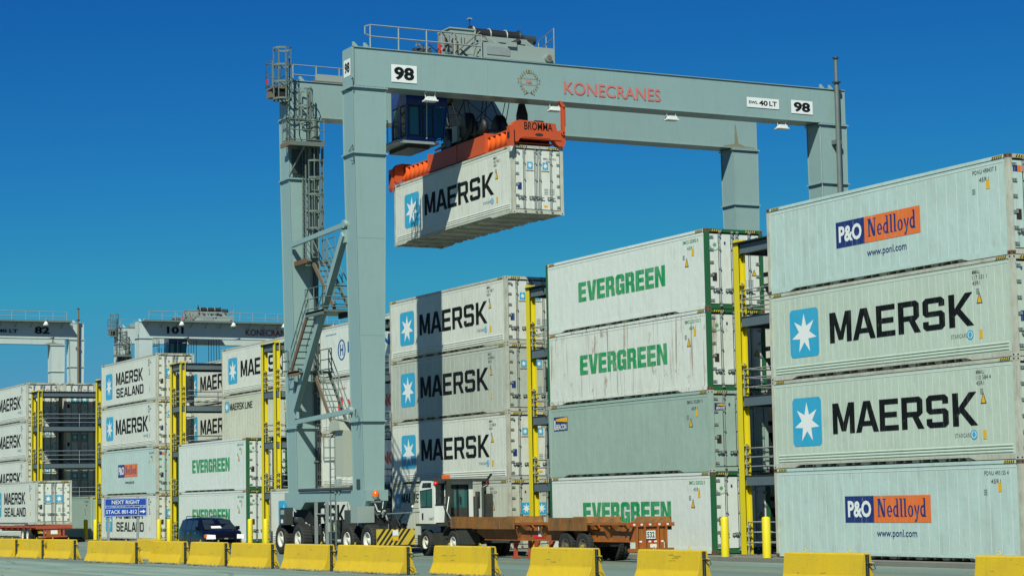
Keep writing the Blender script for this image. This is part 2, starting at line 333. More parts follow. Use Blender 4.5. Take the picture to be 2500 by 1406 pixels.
def text(s, w=None, h=1, bold=0.0, slant=0, cx=1.0):
    key = (s, bold, slant)
    if key not in _tc:
        cu = bpy.data.curves.new('lettering', 'FONT'); cu.body = s; cu.size = 1; cu.offset = bold; cu.shear = slant; cu.resolution_u = 3; cu.fill_mode = 'FRONT'
        o = bpy.data.objects.new('lettering', cu); COL.objects.link(o)
        dg = bpy.context.evaluated_depsgraph_get(); dg.update()
        me = bpy.data.meshes.new_from_object(o.evaluated_get(dg))
        vs = [(v.co.x, v.co.y) for v in me.vertices]; fs = [tuple(p.vertices) for p in me.polygons]
        bpy.data.objects.remove(o); bpy.data.curves.remove(cu); bpy.data.meshes.remove(me)
        x0 = min(v[0] for v in vs); x1 = max(v[0] for v in vs); y0 = min(v[1] for v in vs); y1 = max(v[1] for v in vs)
        _tc[key] = ([((a-x0)/(y1-y0), (b-y0)/(y1-y0)) for a, b in vs], fs, (x1-x0)/(y1-y0))
    vs, fs, asp = _tc[key]
    k = (w/asp) if w else h*cx
    return [(a*k, b*h) for a, b in vs], fs, (w or asp*h*cx)
def put_text(mb, t, place, k, du=0, dv=0):
    vs, fs, _ = t
    out = []
    for q in fs:
        a, b, c = vs[q[0]], vs[q[1]], vs[q[2]]
        cr = sum(vs[q[i]][0]*vs[q[(i+1) % len(q)]][1]-vs[q[(i+1) % len(q)]][0]*vs[q[i]][1] for i in range(len(q)))
        out.append(q if cr > 0 else tuple(reversed(q)))
    mb.add([place(a+du, b+dv) for a, b in vs], out, k); return mb
# ---------------------------------------------------------------- ground
G0 = -.15
def sheet(x0, x1, y0, y1, z, k): return MB().flat([([(x0, y0), (x1, y0), (x1, y1), (x0, y1)], [])], lambda a, b: (a, b, z), k)
struct('ground', sheet(-3000, 1500, -1500, 3000, G0, 'asphalt'))
def roadline(x): return -15.05+.058*x      # edge of the public road, just outside the barriers
rd = MB(); rd.add([(-900, roadline(-900), G0+.004), (-900, -300, G0+.004), (300, -300, G0+.004), (300, roadline(300), G0+.004)], [(0, 1, 2, 3)], 'road')
struct('road', rd)
mk = MB()
def stripe(x0, x1, off, wd, k, z=.008):
    mk.add([(x0, roadline(x0)-off, G0+z), (x0, roadline(x0)-off-wd, G0+z), (x1, roadline(x1)-off-wd, G0+z), (x1, roadline(x1)-off, G0+z)], [(0, 1, 2, 3)], k)
stripe(-400, 100, 5.3, .14, 'lane_y')
for i in range(30): stripe(-70+i*6.5, -67+i*6.5, 3.0 if i < 40 else 3, .11, 'lane_w')
struct('road_marking', mk)
ck_ = MB(); rnd = random.Random(5)
for i in range(26):
    x = rnd.uniform(-60, 12); y = roadline(x)-rnd.uniform(.3, 7); d = Vector((rnd.uniform(.4, 1.2), rnd.uniform(-.25, .25)))
    for j in range(5):
        x2, y2 = x+d.x*rnd.uniform(.5, 1.5), y+d.y+rnd.uniform(-.15, .15); ck_.add([(x, y, G0+.0075), (x2, y2, G0+.0075), (x2, y2+.03, G0+.0075), (x, y+.03, G0+.0075)], [(0, 1, 2, 3)], 'gasket_gap'); x, y = x2, y2
struct('road_crack', ck_)
mk = MB()
for yy, k, wd in ((-5.4, 'lane_y', .12), (-5.05, 'lane_y', .12), (-.95, 'lane_w', .10), (-2.9, 'lane_y', .1)):
    mk.add([(-200, yy, G0+.004), (60, yy, G0+.004), (60, yy+wd, G0+.004), (-200, yy+wd, G0+.004)], [(0, 1, 2, 3)], k)
struct('yard_marking', mk)
struct('container_pad', MB().box(-150, 40, -.62, 60, G0-.3, 0, 'conc'))
# ---------------------------------------------------------------- containers
L_, W_, H_ = 12.192, 2.438, 2.896
def ck(*a): return ('c',)+a
def frame_mb(post, rail):
    b = MB()
    for x in (0, L_-.15):
        for y in (0, W_-.15):
            b.box(x, x+.15, y, y+.15, .118, H_-.118, post if x > 0 or y == 0 else rail)
    for y in (0, W_-.10):
        b.box(.16, L_-.16, y+.004, y+.08, H_-.10, H_-.004, rail); b.box(.16, L_-.16, y+.004, y+.10, .105, .17, rail)
        for x0, x1 in ((.16, 1.5), (L_-1.9, L_-.16)): b.prism([(x0, .02), (x1-.3 if x0 < 1 else x1, .02), (x1, .105), (x0-(.3 if x0 > 1 else 0), .105)], 'y', y+.004, y+.10, rail)
    for x in (.004, L_-.12):
        kk = post if x > 1 else rail
        b.box(x, x+.116, .16, W_-.16, H_-.12, H_-.004, kk); b.box(x, x+.116, .16, W_-.16, .02, .17, kk)
    return b
def side_mb(base, style, lines):
    b = MB(); y = .022
    b.box(.15, L_-.15, y, y+.06, .17, H_-.10, base)
    if style == 'rib':      # three longitudinal ribs near the floor and fine vertical seams
        for z in (.22, .31, .40): b.prism([(y-.022, z), (y+.001, z-.03), (y+.001, z+.05), (y-.022, z+.03)], 'x', .3, L_-.28, base)
        z0 = .50
    else:
        b.box(.3, L_-.3, y-.012, y+.001, .17, .23, base); z0 = .27
    x = .5
    while x < L_-.4:
        b.box(x, x+.012, y-.0025, y+.001, z0, H_-.24, lines); x += .468 if style != 'rib' else .33
    b.box(.2, L_-.2, y-.008, y+.001, H_-.215, H_-.195, lines)
    # fork and tunnel shadow gap along the bottom rail
    return b
def roof_mb(base):
    b = MB(); b.box(.12, L_-.12, .08, W_-.08, H_-.03, H_-.008, base)
    for i in range(24): b.box(.3+i*.49, .5+i*.49, .15, W_-.15, H_-.008, H_+.004, base)
    return b
def floor_mb(base):
    b = MB(); b.box(.14, L_-.14, .1, W_-.1, .13, .165, base)
    for i in range(27):
        x = .35+i*.43; b.box(x, x+.06, .1, W_-.1, .03, .131, base)
    for i in range(9): b.hexa([(1.0+i*1.25, .12, .012), (1.25+i*1.25, .12, .012), (1.25+i*1.25, W_-.12, .012), (1.0+i*1.25, W_-.12, .012)], [(.9+i*1.25, .1, .14), (1.35+i*1.25, .1, .14), (1.35+i*1.25, W_-.1, .14), (.9+i*1.25, W_-.1, .14)], base)
    b.box(.2, 3.4, .72, .80, .0, .131, base); b.box(.2, 3.4, 1.64, 1.72, .0, .131, base)
    return b
def casting_mb(k):
    b = MB(); b.box(-.004, .176, -.004, .160, -.004, .116, k)
    b.flat(disc(.086, .056, .04, .026, 10), face('S', 0, -.007, 0), 'gasket_gap'); b.flat(disc(.078, .056, .036, .026, 10), face('E', .179, 0, 0), 'gasket_gap')  # flat black discs paint the shade inside the casting holes
    return b
def door_mb(base):      # panel, local origin at the hinge side bottom, width 1.08 along +y
    b = MB(); b.box(0, .045, .0, 1.06, 0, 2.54, base)
    for a in ((0, .012, 0, 2.54), (1.048, 1.06, 0, 2.54)): b.box(.045, .052, a[0], a[1], a[2], a[3], 'gasket_gap')
    b.box(.045, .052, .012, 1.048, 0, .014, 'gasket_gap'); b.box(.045, .052, .012, 1.048, 2.526, 2.54, 'gasket_gap'); return b
def rod_mb():
    b = MB(); b.tube((.085, 0, -.07), (.085, 0, 2.62), .017, 'galv', 6)
    b.box(.046, .052, -.045, -.022, -.02, 2.56, 'gasket_gap')
    for z in (.02, .55, 1.25, 1.95, 2.42): b.box(.05, .115, -.035, .035, z, z+.06, 'galv')
    for z in (-.09, 2.56): b.box(.05, .12, -.04, .04, z, z+.07, 'galv')
    for z0, z1 in ((2.20, 2.52), (.06, .36)): b.box(.052, .075, -.07, -.035, z0, z1, 'galv')
    return b
def handle_mb():
    b = MB(); b.bar((.12, -.34, .01), (.12, .03, -.03), .02, .03, 'steel'); b.box(.05, .13, -.2, -.08, -.05, .05, 'galv'); b.box(.05, .11, -.32, -.26, -.07, -.02, 'galv'); return b
def hinge_mb(): return MB().box(.046, .075, -.03, .16, -.045, .045, 'galv').box(.04, .07, -.10, -.03, -.03, .03, 'galv').box(.076, .079, .02, .04, -.03, .03, 'gasket_gap').box(.076, .079, .08, .10, -.03, .03, 'gasket_gap')
def hazard_mb():
    b = MB(); n = 5
    for i in range(n):
        o = [(i*.09, 0), (i*.09+.045, 0), (i*.09+.08, .075), (i*.09+.035, .075)]
        b.flat([(o, [])], face('S', 0, 0, 0), 'hazy'); o = [(p[0]+.045, p[1]) for p in o]; b.flat([(o, [])], face('S', 0, 0, 0), 'hazb')
    return b
def hazard_e():
    b = MB()
    for i in range(5):
        o = [(i*.09, 0), (i*.09+.045, 0), (i*.09+.08, .075), (i*.09+.035, .075)]
        b.flat([(o, [])], face('E', 0, 0, 0), 'hazy'); o = [(p[0]+.045, p[1]) for p in o]; b.flat([(o, [])], face('E', 0, 0, 0), 'hazb')
    return b
YS = .022-.0095
def lettering(kind):
    b = MB(); F = face('S', 0, YS, 0)
    def P(dx, dz): return face('S', dx, YS, dz)
    if kind == 'maersk': b.flat(word('MAERSK', GL, 7.08, .97), P(3.36, 1.03), 'black')
    if kind == 'sealand': b.flat(word('MAERSK', GL, 5.95, .80), P(3.42, 1.38), 'black'); b.flat(word('SEALAND', GL, 5.95, .60), P(3.5, .55), 'black')
    if kind == 'line': b.flat(word('MAERSK', GL, 2.6, .42), P(1.36, 2.0), 'black'); b.flat(word('LINE', GL, 1.25, .40), P(4.1, 2.0), 'black')
    if kind == 'small': b.flat(word('MAERSK', GL, 2.5, .42), P(1.05, 2.02), 'black')
    if kind == 'evergreen': b.flat(word('EVERGREEN', GE, 6.62, .77), P(2.70, 1.12), 'green')
    if kind == 'pono':
        b.flat(rect(3.87, 1.13, 5.36, 1.95), face('S', 0, YS, 0), 'navy'); b.flat(rect(5.36, 1.13, 8.14, 1.95), face('S', 0, YS, 0), 'orange')
        pl, x = serif_word(); k = 2.45/x; b.flat([([(p[0]*k, p[1]*.56) for p in o], [[(p[0]*k, p[1]*.56) for p in q] for q in h]) for o, h in pl], face('S', 5.52, YS-.003, 1.30), 'navy')
        t = text('P&O', 1.2, .52, .035); put_text(b, t, face('S', 4.02, YS-.003, 1.29), 'plate')
        t = text('www.ponl.com', 1.98, .29, .012); put_text(b, t, face('S', 5.46, YS, .63), 'navy')
    if kind == 'hanjin':
        t = text('HANJIN', 5.6, .72, .05); put_text(b, t, P(3.85, 1.15), 'hblue')
        t = text('www.hanjin.com', 1.5, .12, .01); put_text(b, t, P(.8, 2.35), 'hblue')
    if kind == 'yang':
        t = text('YANG MING', 6.1, .66, .05); put_text(b, t, P(3.72, 1.08), 'hred')
        t = text('www.yml.com.tw', 1.7, .16, .01); put_text(b, t, P(1.9, 2.25), 'hred')
    return b
def logo(kind):
    b = MB(); P = lambda dx, dz, e=0: face('S', dx, YS-e, dz)
    if kind == 'star': b.flat(rrect(1.15, .70, 2.75, 2.27, .16), P(0, 0), 'starblue'); b.flat(star(1.95, 1.46, .70, .66), P(0, 0, .003), 'plate')
    if kind == 'starlow': b.flat(rrect(1.04, .53, 2.57, 2.22, .16), P(0, 0), 'starblue'); b.flat(star(1.8, 1.36, .66, .66), P(0, 0, .003), 'plate')
    if kind == 'starsmall': b.flat(rrect(.50, 1.92, 1.22, 2.58, .08), P(0, 0), 'starblue'); b.flat(star(.86, 2.24, .32, .28), P(0, 0, .003), 'plate')
    if kind == 'stard': b.flat(rrect(.35, 1.75, .95, 2.45, .08), P(0, 0), 'starblue'); b.flat(star(.65, 2.1, .27, .28), P(0, 0, .003), 'plate')
    if kind == 'beacon':
        b.flat(rect(.42, 1.88, 1.57, 2.44), P(0, 0), 'navy'); b.flat([([(.62, 2.36), (1.55, 2.42), (1.55, 2.22), (.62, 2.28)], [])], P(0, 0, .003), 'yellowd')
        b.flat(rect(.47, 1.92, .56, 2.32), P(0, 0, .003), 'plate'); t = text('BEACON', .9, .22, .02, .25); put_text(b, t, P(.60, 1.93, .003), 'plate')
    if kind == 'hring':
        b.flat(ring(3.03, 1.5, .54, .56, .14, 24), P(0, 0), 'hblue'); b.flat(rect(2.80, 1.20, 2.92, 1.80)+rect(3.14, 1.20, 3.26, 1.80), P(0, 0), 'hblue'); b.flat(rect(2.92, 1.45, 3.14, 1.56), P(0, 0), 'hblue')
    if kind == 'yml':
        b.flat(rect(2.45, 1.2, 3.15, 1.9), P(0, 0), 'hred'); b.flat([([(2.45, 1.9), (2.8, 1.45), (3.15, 1.9), (3.02, 1.9), (2.8, 1.62), (2.6, 1.9)], [])], P(0, 0, .003), 'navy')
    return b
def door_logo(kind):   # on the door face, E
    b = MB()
    if kind == 'star':
        b.flat(rrect(0, 0, .27, .30, .03, 2), face('E', 0, 0, 0), 'starblue'); b.flat(star(.135, .15, .12, .13), face('E', .003, 0, 0), 'plate'); b.flat(word('MAERSK', GL, .38, .05), face('E', 0, -.05, -.10), 'black')
    if kind == 'starbig':
        b.flat(rrect(0, 0, .46, .50, .04, 2), face('E', 0, 0, 0), 'starblue'); b.flat(star(.23, .25, .2, .22), face('E', .003, 0, 0), 'plate'); b.flat(word('MAERSK', GL, .46, .06), face('E', 0, 0, -.11), 'black')
    if kind == 'green':
        b.flat(star(.2, .2, .10, .10, 8, .4), face('E', 0, 0, 0), 'green')
        for i in range(9):
            t = radians(205+i*16.5); b.flat(rect(.2+.2*cos(t)-.018, .2+.2*sin(t)-.018, .2+.2*cos(t)+.018, .2+.2*sin(t)+.022), face('E', 0, 0, 0), 'green')
    if kind == 'beacon':
        b.flat(rect(0, 0, .48, .25), face('E', 0, 0, 0), 'navy'); b.flat([([(.1, .2), (.47, .24), (.47, .14), (.1, .17)], [])], face('E', .003, 0, 0), 'yellowd'); put_text(b, text('BEACON', .38, .09, .02, .25), face('E', .003, .07, .03), 'plate')
    if kind == 'pono': b.flat(rect(0, 0, .17, .18), face('E', 0, 0, 0), 'navy'); b.flat(rect(.17, 0, .45, .18), face('E', 0, 0, 0), 'orange')
    return b
def ids(code, col, wide, q):
    b = MB(); P = lambda dx, dz: face('S', dx, YS, dz)
    if wide:
        if q == 0: put_text(b, text(code, 1.05, .12, .005), P(10.62, 2.48), col)
        if q == 1: put_text(b, text('45R1', .42, .12, .005), P(10.9, 2.24), col)
    else:
        a, c = code.split(' ', 1)
        if q == 0: put_text(b, text(a, .36, .12, .005), P(10.42, 2.5), col); put_text(b, text(c, .66, .12, .005), P(10.42, 2.34), col)
        if q == 1: put_text(b, text('45R1', .34, .12, .005), P(10.42, 2.18), col)
    if q == 2:
        for dz in (1.92, 1.98, 2.04): b.flat(rect(10.58, dz, 10.72, dz+.03), P(0, 0), 'grey')
    return b
def doorids(code, col, q):
    b = MB(); F = face('E', 0, 0, 0)
    if q == 0: put_text(b, text(code, .62, .085, .005), face('E', 0, 0, .72), col)
    if q == 1: put_text(b, text('45R1', .22, .08, .005), face('E', 0, .12, .60), col)
    if q == 2:
        for i in range(4): b.flat(rect(.02, -.55-i*.07, .20, -.525-i*.07)+rect(.27, -.55-i*.07, .50, -.525-i*.07), F, 'grey')
    return b
def tri_mb(): return MB().flat([([(0, 0), (.26, 0), (.13, .34)], [])], face('S', 0, YS, 0), 'black').flat([([(.035, .02), (.225, .02), (.13, .28)], [])], face('S', 0, YS-.002, 0), 'yellowd')
def tri_e(): return MB().flat([([(0, 0), (.22, 0), (.11, .24)], [])], face('E', 0, 0, 0), 'black').flat([([(.03, .02), (.19, .02), (.11, .2)], [])], face('E', .002, 0, 0), 'yellowd')
def sticker(k, w_, h_): return MB().flat(rect(0, 0, w_, h_), face('S', 0, YS, 0), k)
def sticker_e(k, w_, h_): return MB().flat(rect(0, 0, w_, h_), face('E', 0, 0, 0), k)
ST = {  # style: base, post, rail, seam style, side lettering, side logo, door logo, casting, id colour, wide id
 'star':      ('white', 'rail', 'rail', 'rib', 'maersk', 'star', 'star', 'rail', 'idg', 0),
 'starold':   ('whited', 'rail', 'rail', 'rib', 'maersk', 'star', 'star', 'rail', 'idg', 0),
 'stargrey':  ('dull', 'rail', 'rail', 'flat', 'maersk', 'star', 'star', 'rail', 'idg', 0),
 'sealand':   ('white', 'rail', 'rail', 'flat', 'sealand', 'starlow', 'starbig', 'rail', 'idg', 0),
 'line':      ('cream', 'rail', 'rail', 'flat', 'line', 'starsmall', 'starbig', 'rail', 'idg', 0),
 'small':     ('cream', 'rail', 'rail', 'rib', 'small', 'stard', 'starbig', 'rail', 'idg', 0),
 'green':     ('whiteg', 'cgreen', 'whiteg', 'flat', 'evergreen', None, 'green', 'rust', 'green', 1),
 'rusty':     ('whiter', 'cgreen', 'whiter', 'flat', 'evergreen', None, 'green', 'rust', 'green', 1),
 'beacon':    ('cgrey', 'cgrey', 'cgrey', 'flat', None, 'beacon', 'beacon', 'rail', 'idg', 1),
 'pono':      ('whiteb', 'rail', 'whiteb', 'flat', 'pono', None, 'pono', 'rust', 'idg', 1),
 'hanjin':    ('whiteg', 'rail', 'rail', 'rib', 'hanjin', 'hring', None, 'rail', 'idg', 1),
 'yang':      ('whiter', 'rail', 'rail', 'rib', 'yang', 'yml', None, 'rust', 'idg', 1),
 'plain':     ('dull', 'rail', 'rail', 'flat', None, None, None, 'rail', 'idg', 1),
 'greybox':   ('cgrey', 'cgrey', 'cgrey', 'flat', None, None, None, 'rail', 'idg', 1),
}
def container(x, y, z, style, label, code='MMAU 110 584 4', lod=0, group=None, darkplate=True):
    base, post, rl, seam, let, lg, dl, cast, idc, wide = ST[style]
    t = thing('shipping_container', label, 'container', (x, y, z), 0, group)
    part('frame', lambda: frame_mb(post, rl), t, key=ck('fr', post, rl))
    part('side_panel', lambda: side_mb(base, seam, 'seam' if base != 'cgrey' else 'seamg'), t, key=ck('sd', base, seam))
    part('side_panel', lambda: side_mb(base, seam, 'seam'), t, loc=(L_, W_, 0), rot=(0, 0, pi), key=ck('sd', base, seam))
    part('roof_panel', lambda: roof_mb(base), t, key=ck('rf', base))
    part('floor', lambda: floor_mb('rail' if base != 'cgrey' else base), t, key=ck('fl', 'cgrey' if base == 'cgrey' else 'r'))
    part('end_panel', lambda: MB().box(.02, .08, .15, W_-.15, .17, H_-.12, base).box(-.002, .02, .3, W_-.3, .3, 2.2, 'galv'), t, key=ck('ep', base))
    if lod < 2:
        for cx in (0, L_-.172):
            for cy in (0, W_-.156):
                for cz in (0, H_-.112): part('corner_casting', lambda: casting_mb(cast), t, (cx, cy, cz), key=ck('ca', cast))
        for cx in (.25, L_-.72): part('hazard_marking', hazard_mb, t, (cx, -.004, H_-.092), key=ck('hz'))
        for cy in (.25, W_-.75): part('hazard_marking', hazard_e, t, (L_+.004, cy, H_-.10), key=ck('hze'))
    if let: part('lettering', lambda: lettering(let), t, key=ck('le', let))
    if lg: part('logo', lambda: logo(lg), t, key=ck('lg', lg))
    for q, nm in enumerate(('side_number', 'size_code', 'data_marking')): part(nm, lambda: ids(code, idc, wide, q), t, key=ck('id', code if q == 0 else '', q, wide, idc))
    part('warning_sign', tri_mb, t, (10.58 if not wide else 10.72, 0, 1.64 if let != 'pono' else 99) if let != 'pono' else (10.9, .03, 1.6), key=ck('tr')) if let != 'pono' else None
    part('sticker', lambda: sticker('yellowd', .15, .26), t, (10.64 if not wide else 11.2, 0, .62 if not wide else 2.0), key=ck('st', 'y'))
    if style in ('star', 'starold'):
        sc = MB(); put_text(sc, text('STARCARE', .74, .12, .005), face('S', 9.38, YS, .70), 'grey'); sc.flat(disc(10.24, .76, .15, .14, 18), face('S', 0, YS, 0), 'starblue')
        sc.flat(ring(10.24, .76, .11, .10, .03), face('S', 0, YS-.002, 0), 'plate'); part('emblem', sc, t, key=ck('em', 'sc'))
    # doors on the +x end
    for s in (0, 1):
        y0 = .16 if s == 0 else W_-.16; sg = 1 if s == 0 else -1
        d = part('door', lambda: door_mb(base), t, (L_-.075, y0 if s == 0 else y0-1.06, .19), key=ck('do', base))
        if lod < 2:
            for yy in (.42, .95) if s == 0 else (.11, .64): part('lock_rod', rod_mb, d, (0, yy, 0), key=ck('rod'))
        if lod < 1:
            for i in range(6): part('hinge', hinge_mb if s == 0 else (lambda: mirror_y(hinge_mb())), d, (0, 0 if s == 0 else 1.06, .13+i*.456), key=ck('hi', s))
            for yy in (.42, .95) if s == 0 else (.11, .64): part('handle', handle_mb, d, (0, yy+(.12 if s else 0), .52), key=ck('ha'))
        X = .0535
        if dl == 'star': part('logo', lambda: door_logo(dl), d, (X, .56 if s == 0 else .24, 1.72), key=ck('dl', dl))
        if dl == 'starbig': part('logo', lambda: door_logo(dl), d, (X, .46 if s == 0 else .14, 1.25), key=ck('dl', dl))
        if s == 0:
            if dl == 'green': part('logo', lambda: door_logo(dl), d, (X, .02, 1.93), key=ck('dl', dl))
            if dl == 'beacon': part('logo', lambda: door_logo(dl), d, (X, .03, 2.0), key=ck('dl', dl))
            if dl == 'pono': part('logo', lambda: door_logo(dl), d, (X, .03, 2.2), key=ck('dl', dl))
            if darkplate: part('data_plate', lambda: sticker_e('navy' if dl == 'star' else 'dark', .19, .30), d, (X, .10, .82), key=ck('dp', dl == 'star'))
            part('sticker', lambda: sticker_e('navy', .07, .10), d, (X, .16, 2.28) if dl == 'star' else (X, .62, 2.15), key=ck('st', 'n'))
        else:
            [part(nm, lambda: doorids(code, idc, q), d, (X, .28, 1.42), key=ck('di', code if q == 0 else '', q, idc)) for q, nm in enumerate(('door_number', 'size_code', 'data_marking'))]
            if dl == 'green': part('warning_sign', tri_e, d, (X, .72, 1.05), key=ck('tre'))
            part('sticker', lambda: sticker_e('yellowd', .18, .08), d, (X, .27, .12), key=ck('st', 'y2'))
    return t
def mirror_y(b):
    b.v = [(p[0], -p[1], p[2]) for p in b.v]; b.f = [tuple(reversed(q)) for q in b.f]; return b
def stack(x, y, items, lod=0):
    for i, it in items: container(x, y, .02+(i-1)*H_, it[0], it[1], it[2] if len(it) > 2 else 'MMAU 110 584 4', lod, it[3] if len(it) > 3 else None)
stack(0, 0, [(1, ('pono', 'pale blue white container with navy and orange panel, bottom of the rightmost stack', 'PONU 495155 4')),
 (2, ('starold', 'white star container second from the bottom of the rightmost stack', 'MMAU 110 584 4')),
 (3, ('starold', 'white star container directly beneath the topmost container of the rightmost stack', 'MMAU 117 531 1')),
 (4, ('pono', 'pale blue white container with navy and orange panel, topmost of the rightmost stack', 'PONU 498437 3'))])
stack(-16.9, .57, [(1, ('green', 'white container with green lettering behind the orange chassis, bottom of its stack', 'EMCU 528222 0')),
 (2, ('beacon', 'grey container with small navy lighthouse panel at its left end', 'BMOU 922891 9')),
 (3, ('rusty', 'rust streaked white container with green lettering standing on the grey container', 'EMCU 521153 3')),
 (4, ('green', 'white container with green lettering, topmost of the stack right of the hanging container', 'EMCU 525805 8'))])
stack(-33.15, .75, [(1, ('small', 'cream container with small black lettering behind the yard tractor cab', 'MSWU 001152 4')),
 (2, ('star', 'white star container crossed by crane ladder shadows, just above the yard tractor', 'MMAU 112 828 8')),
 (3, ('stargrey', 'greyish star container crossed by the leg shadow, second from top', 'MWCU 618460 1')),
 (4, ('star', 'white star container topmost of the stack right of the near crane leg', 'MMAU 116 728 7'))])
HID = 'dull white container at the foot of a second row stack'
stack(-16.9, .57+5.7, [(i, ('star', l, 'MMAU 110 584 4')) for i, l in ((1, 'white container deep in the gap left of the rightmost stack, bottom level'), (2, 'white container deep in the gap left of the rightmost stack, second level'), (3, 'white container deep in the gap left of the rightmost stack, third level'), (4, 'white container with black lettering peeping through the gap left of the rightmost stack, top level'))], 2)
stack(-47.8, .1, [(1, ('star', 'white star container standing alone on the ground behind the crane wheels', 'MMAU 110 584 4'))], 0)
stack(-47.6, 2.95, [(1, ('plain', 'dull white container hidden at the foot of the stack between the crane legs', 'MMAU 110 584 4')),
 (2, ('yang', 'cream container with red lettering and rusty top edge between the crane legs, lower of two', 'YMLU 520 114 2')),
 (3, ('yang', 'cream container with red lettering between the crane legs, upper of two', 'YMLU 520 366 7')),
 (4, ('hanjin', 'cream container with blue ring emblem topmost between the crane legs', 'HJCU 660 151 0'))], 1)
stack(-63.68, .1, [(1, ('green', 'white container with green lettering on the ground behind the dark car', 'EMCU 528220 1')),
 (2, ('green', 'white container with green lettering one level above the dark car', 'EMCU 525367 1'))], 0)
stack(-63.75, 2.95, [(1, ('plain', 'dull container hidden behind the lower green lettered container', 'MMAU 110 584 4')), (2, ('plain', 'dull container hidden behind the upper green lettered container', 'MMAU 110 584 4')),
 (3, ('line', 'cream container with small star logo and small two word lettering', 'MSWU 114 202 5')),
 (4, ('star', 'white star container topmost of the stack seen between yellow posts left of the crane', 'MMAU 110 584 4'))], 1)
stack(-79.12, -.2, [(1, ('sealand', 'white container with two lines of lettering behind the blue road sign', 'MWCU 692 100 1')),
 (2, ('pono', 'grey white container with small navy and orange panel above the blue sign', 'PONU 495130 1')),
 (3, ('star', 'white star container below the topmost one in the stack above the blue sign', 'MMAU 110 584 4')),
 (4, ('sealand', 'white container with two lines of lettering topmost above the blue sign', 'MWCU 692 320 1'))], 0)
stack(-79.12, 5.6, [(1, ('plain', 'dull container at the foot of a third row stack behind the blue sign', 'MMAU 110 584 4')), (2, ('plain', 'dull container one level up in a third row stack behind the blue sign', 'MMAU 110 584 4')),
 (3, ('star', 'white star container seen through grey handrails, lower of two', 'MMAU 110 584 4')), (4, ('star', 'white star container seen through grey handrails, upper of two', 'MMAU 110 584 4'))], 1)
stack(-95.3, .2, [(1, ('greybox', 'low grey green container in shade left of the yellow bollards', 'TRLU 110584 4'))], 1)
stack(-95.3, 3.05, [(1, ('greybox', 'low grey green container in shade left of the stack with the blue sign', 'TRLU 110584 4'))], 1)
stack(-110.3, -.5, [(i, ('star', l, 'MMAU 110 584 4')) for i, l in ((1, 'white star container of the leftmost stack, hidden behind the container trailer'), (2, 'white star container just above the container trailer in the leftmost stack'), (3, 'white star container second from top of the leftmost stack'), (4, 'white star container topmost of the leftmost stack'))], 0)
stack(-110.3, 2.35, [(i, ('sealand', l, 'MMAU 110 584 4')) for i, l in ((1, 'white container behind the leftmost stack, bottom level in shade'), (2, 'white container behind the leftmost stack, second level in shade'), (3, 'white container behind the leftmost stack, third level half shaded'), (4, 'white container behind the leftmost stack, top level with two blue door logos'))], 1)
HU, HV, HZ = -31.1, .15, 14.02
container(HU, HV, HZ, 'star', 'white star container hanging in the air under the orange spreader', 'MMAU 120 765 5')
# ---------------------------------------------------------------- reefer racks
def hrail(b, p0, p1, hs_, n, r, k='galv', h=1.0):
    p0 = Vector(p0); p1 = Vector(p1)
    for q in hs_: b.tube(p0+Vector((0, 0, q)), p1+Vector((0, 0, q)), r, k, 5)
    for i in range(n+1):
        p = p0.lerp(p1, i/n); b.tube(p, p+Vector((0, 0, hs_[-1])), r, k, 5)
    return b
def post_mb():
    b = MB(); h = 10.95
    b.box(-.15, .15, -.15, -.125, 0, h, 'yellow'); b.box(-.15, .15, .125, .15, 0, h, 'yellow'); b.box(-.012, .012, -.125, .125, 0, h, 'yellow')
    z = .35
    while z < 10.3:
        if (z % 2.74) > .15 and (z % 2.74) < 1.2: b.box(.012, .13, -.10, .10, z, z+.05, 'yellow').box(.10, .17, -.03, .03, z-.03, z+.08, 'galv')
        z += .31
    b.box(-.25, .25, -.25, .25, -.0, .05, 'conc'); return b
def rack(uc, v0, v1, label, hw=.95, dyb=0):
    t = thing('reefer_rack', label, 'access rack', (uc, v0, 0), 0, 'steel access racks between the container stacks')
    Lg = v1-v0; n = max(1, round(Lg/5.7))
    for i in range(n+1):
        for s in (-1, 1): part('post', post_mb, t, (s*hw, i*Lg/n+(dyb if s > 0 else 0), 0), key=('rk', 'post'))
    def plat(z, roof):
        b = MB()
        for s in (-1, 1):
            x = s*(hw+.02)
            b.box(x-.012, x+.012, -.1, Lg+.1, z-.36, z, 'slate'); b.box(min(x-.012, x-s*.12), max(x+.012, x-s*.12), -.1, Lg+.1, z-.025, z-.001, 'slate'); b.box(min(x-.012, x-s*.12), max(x+.012, x-s*.12), -.1, Lg+.1, z-.36, z-.335, 'slate')
        for i in range(n+1): b.box(-hw+.16, hw-.16, i*Lg/n-.08, i*Lg/n+.08, z-.34, z-.03, 'slate')
        if roof:
            for i in range(int(Lg/.2)): b.box(-hw-.1, hw+.1, -.2+i*.2, -.1+i*.2, z+.004, z+.06, 'deck')
            b.box(-hw-.1, hw+.1, -.2, Lg+.2, z+.001, z+.02, 'deck')
        else: b.box(-hw+.13, hw-.13, -.1, Lg+.1, z-.02, z+.01, 'deck')
        return b
    for z in (2.74, 5.47, 8.22): part('platform', plat(z, 0), t)
    part('roof', plat(10.78, 1), t)
    for z in (-.0, 2.75, 5.48, 8.23):
        hh = (.3, .62, .93) if z > 1 else (.45, .8, 1.15)
        for s in (-1, 1):
            part('handrail', hrail(MB(), (s*(hw-.12), 0, z), (s*(hw-.12), Lg, z), hh, max(1, int(Lg/2.85)), .022), t)
        part('handrail', hrail(MB(), (-(hw-.12), -.02, z), (hw-.12, -.02, z), hh, 1, .022), t)
    return t
rack(-1.62, .7, 18, 'yellow post rack between the rightmost stack and the green lettered stack', 1.17, .3)
rack(-17.83, .7, 18, 'yellow post rack between the green lettered stack and the star stack', .70, .32)
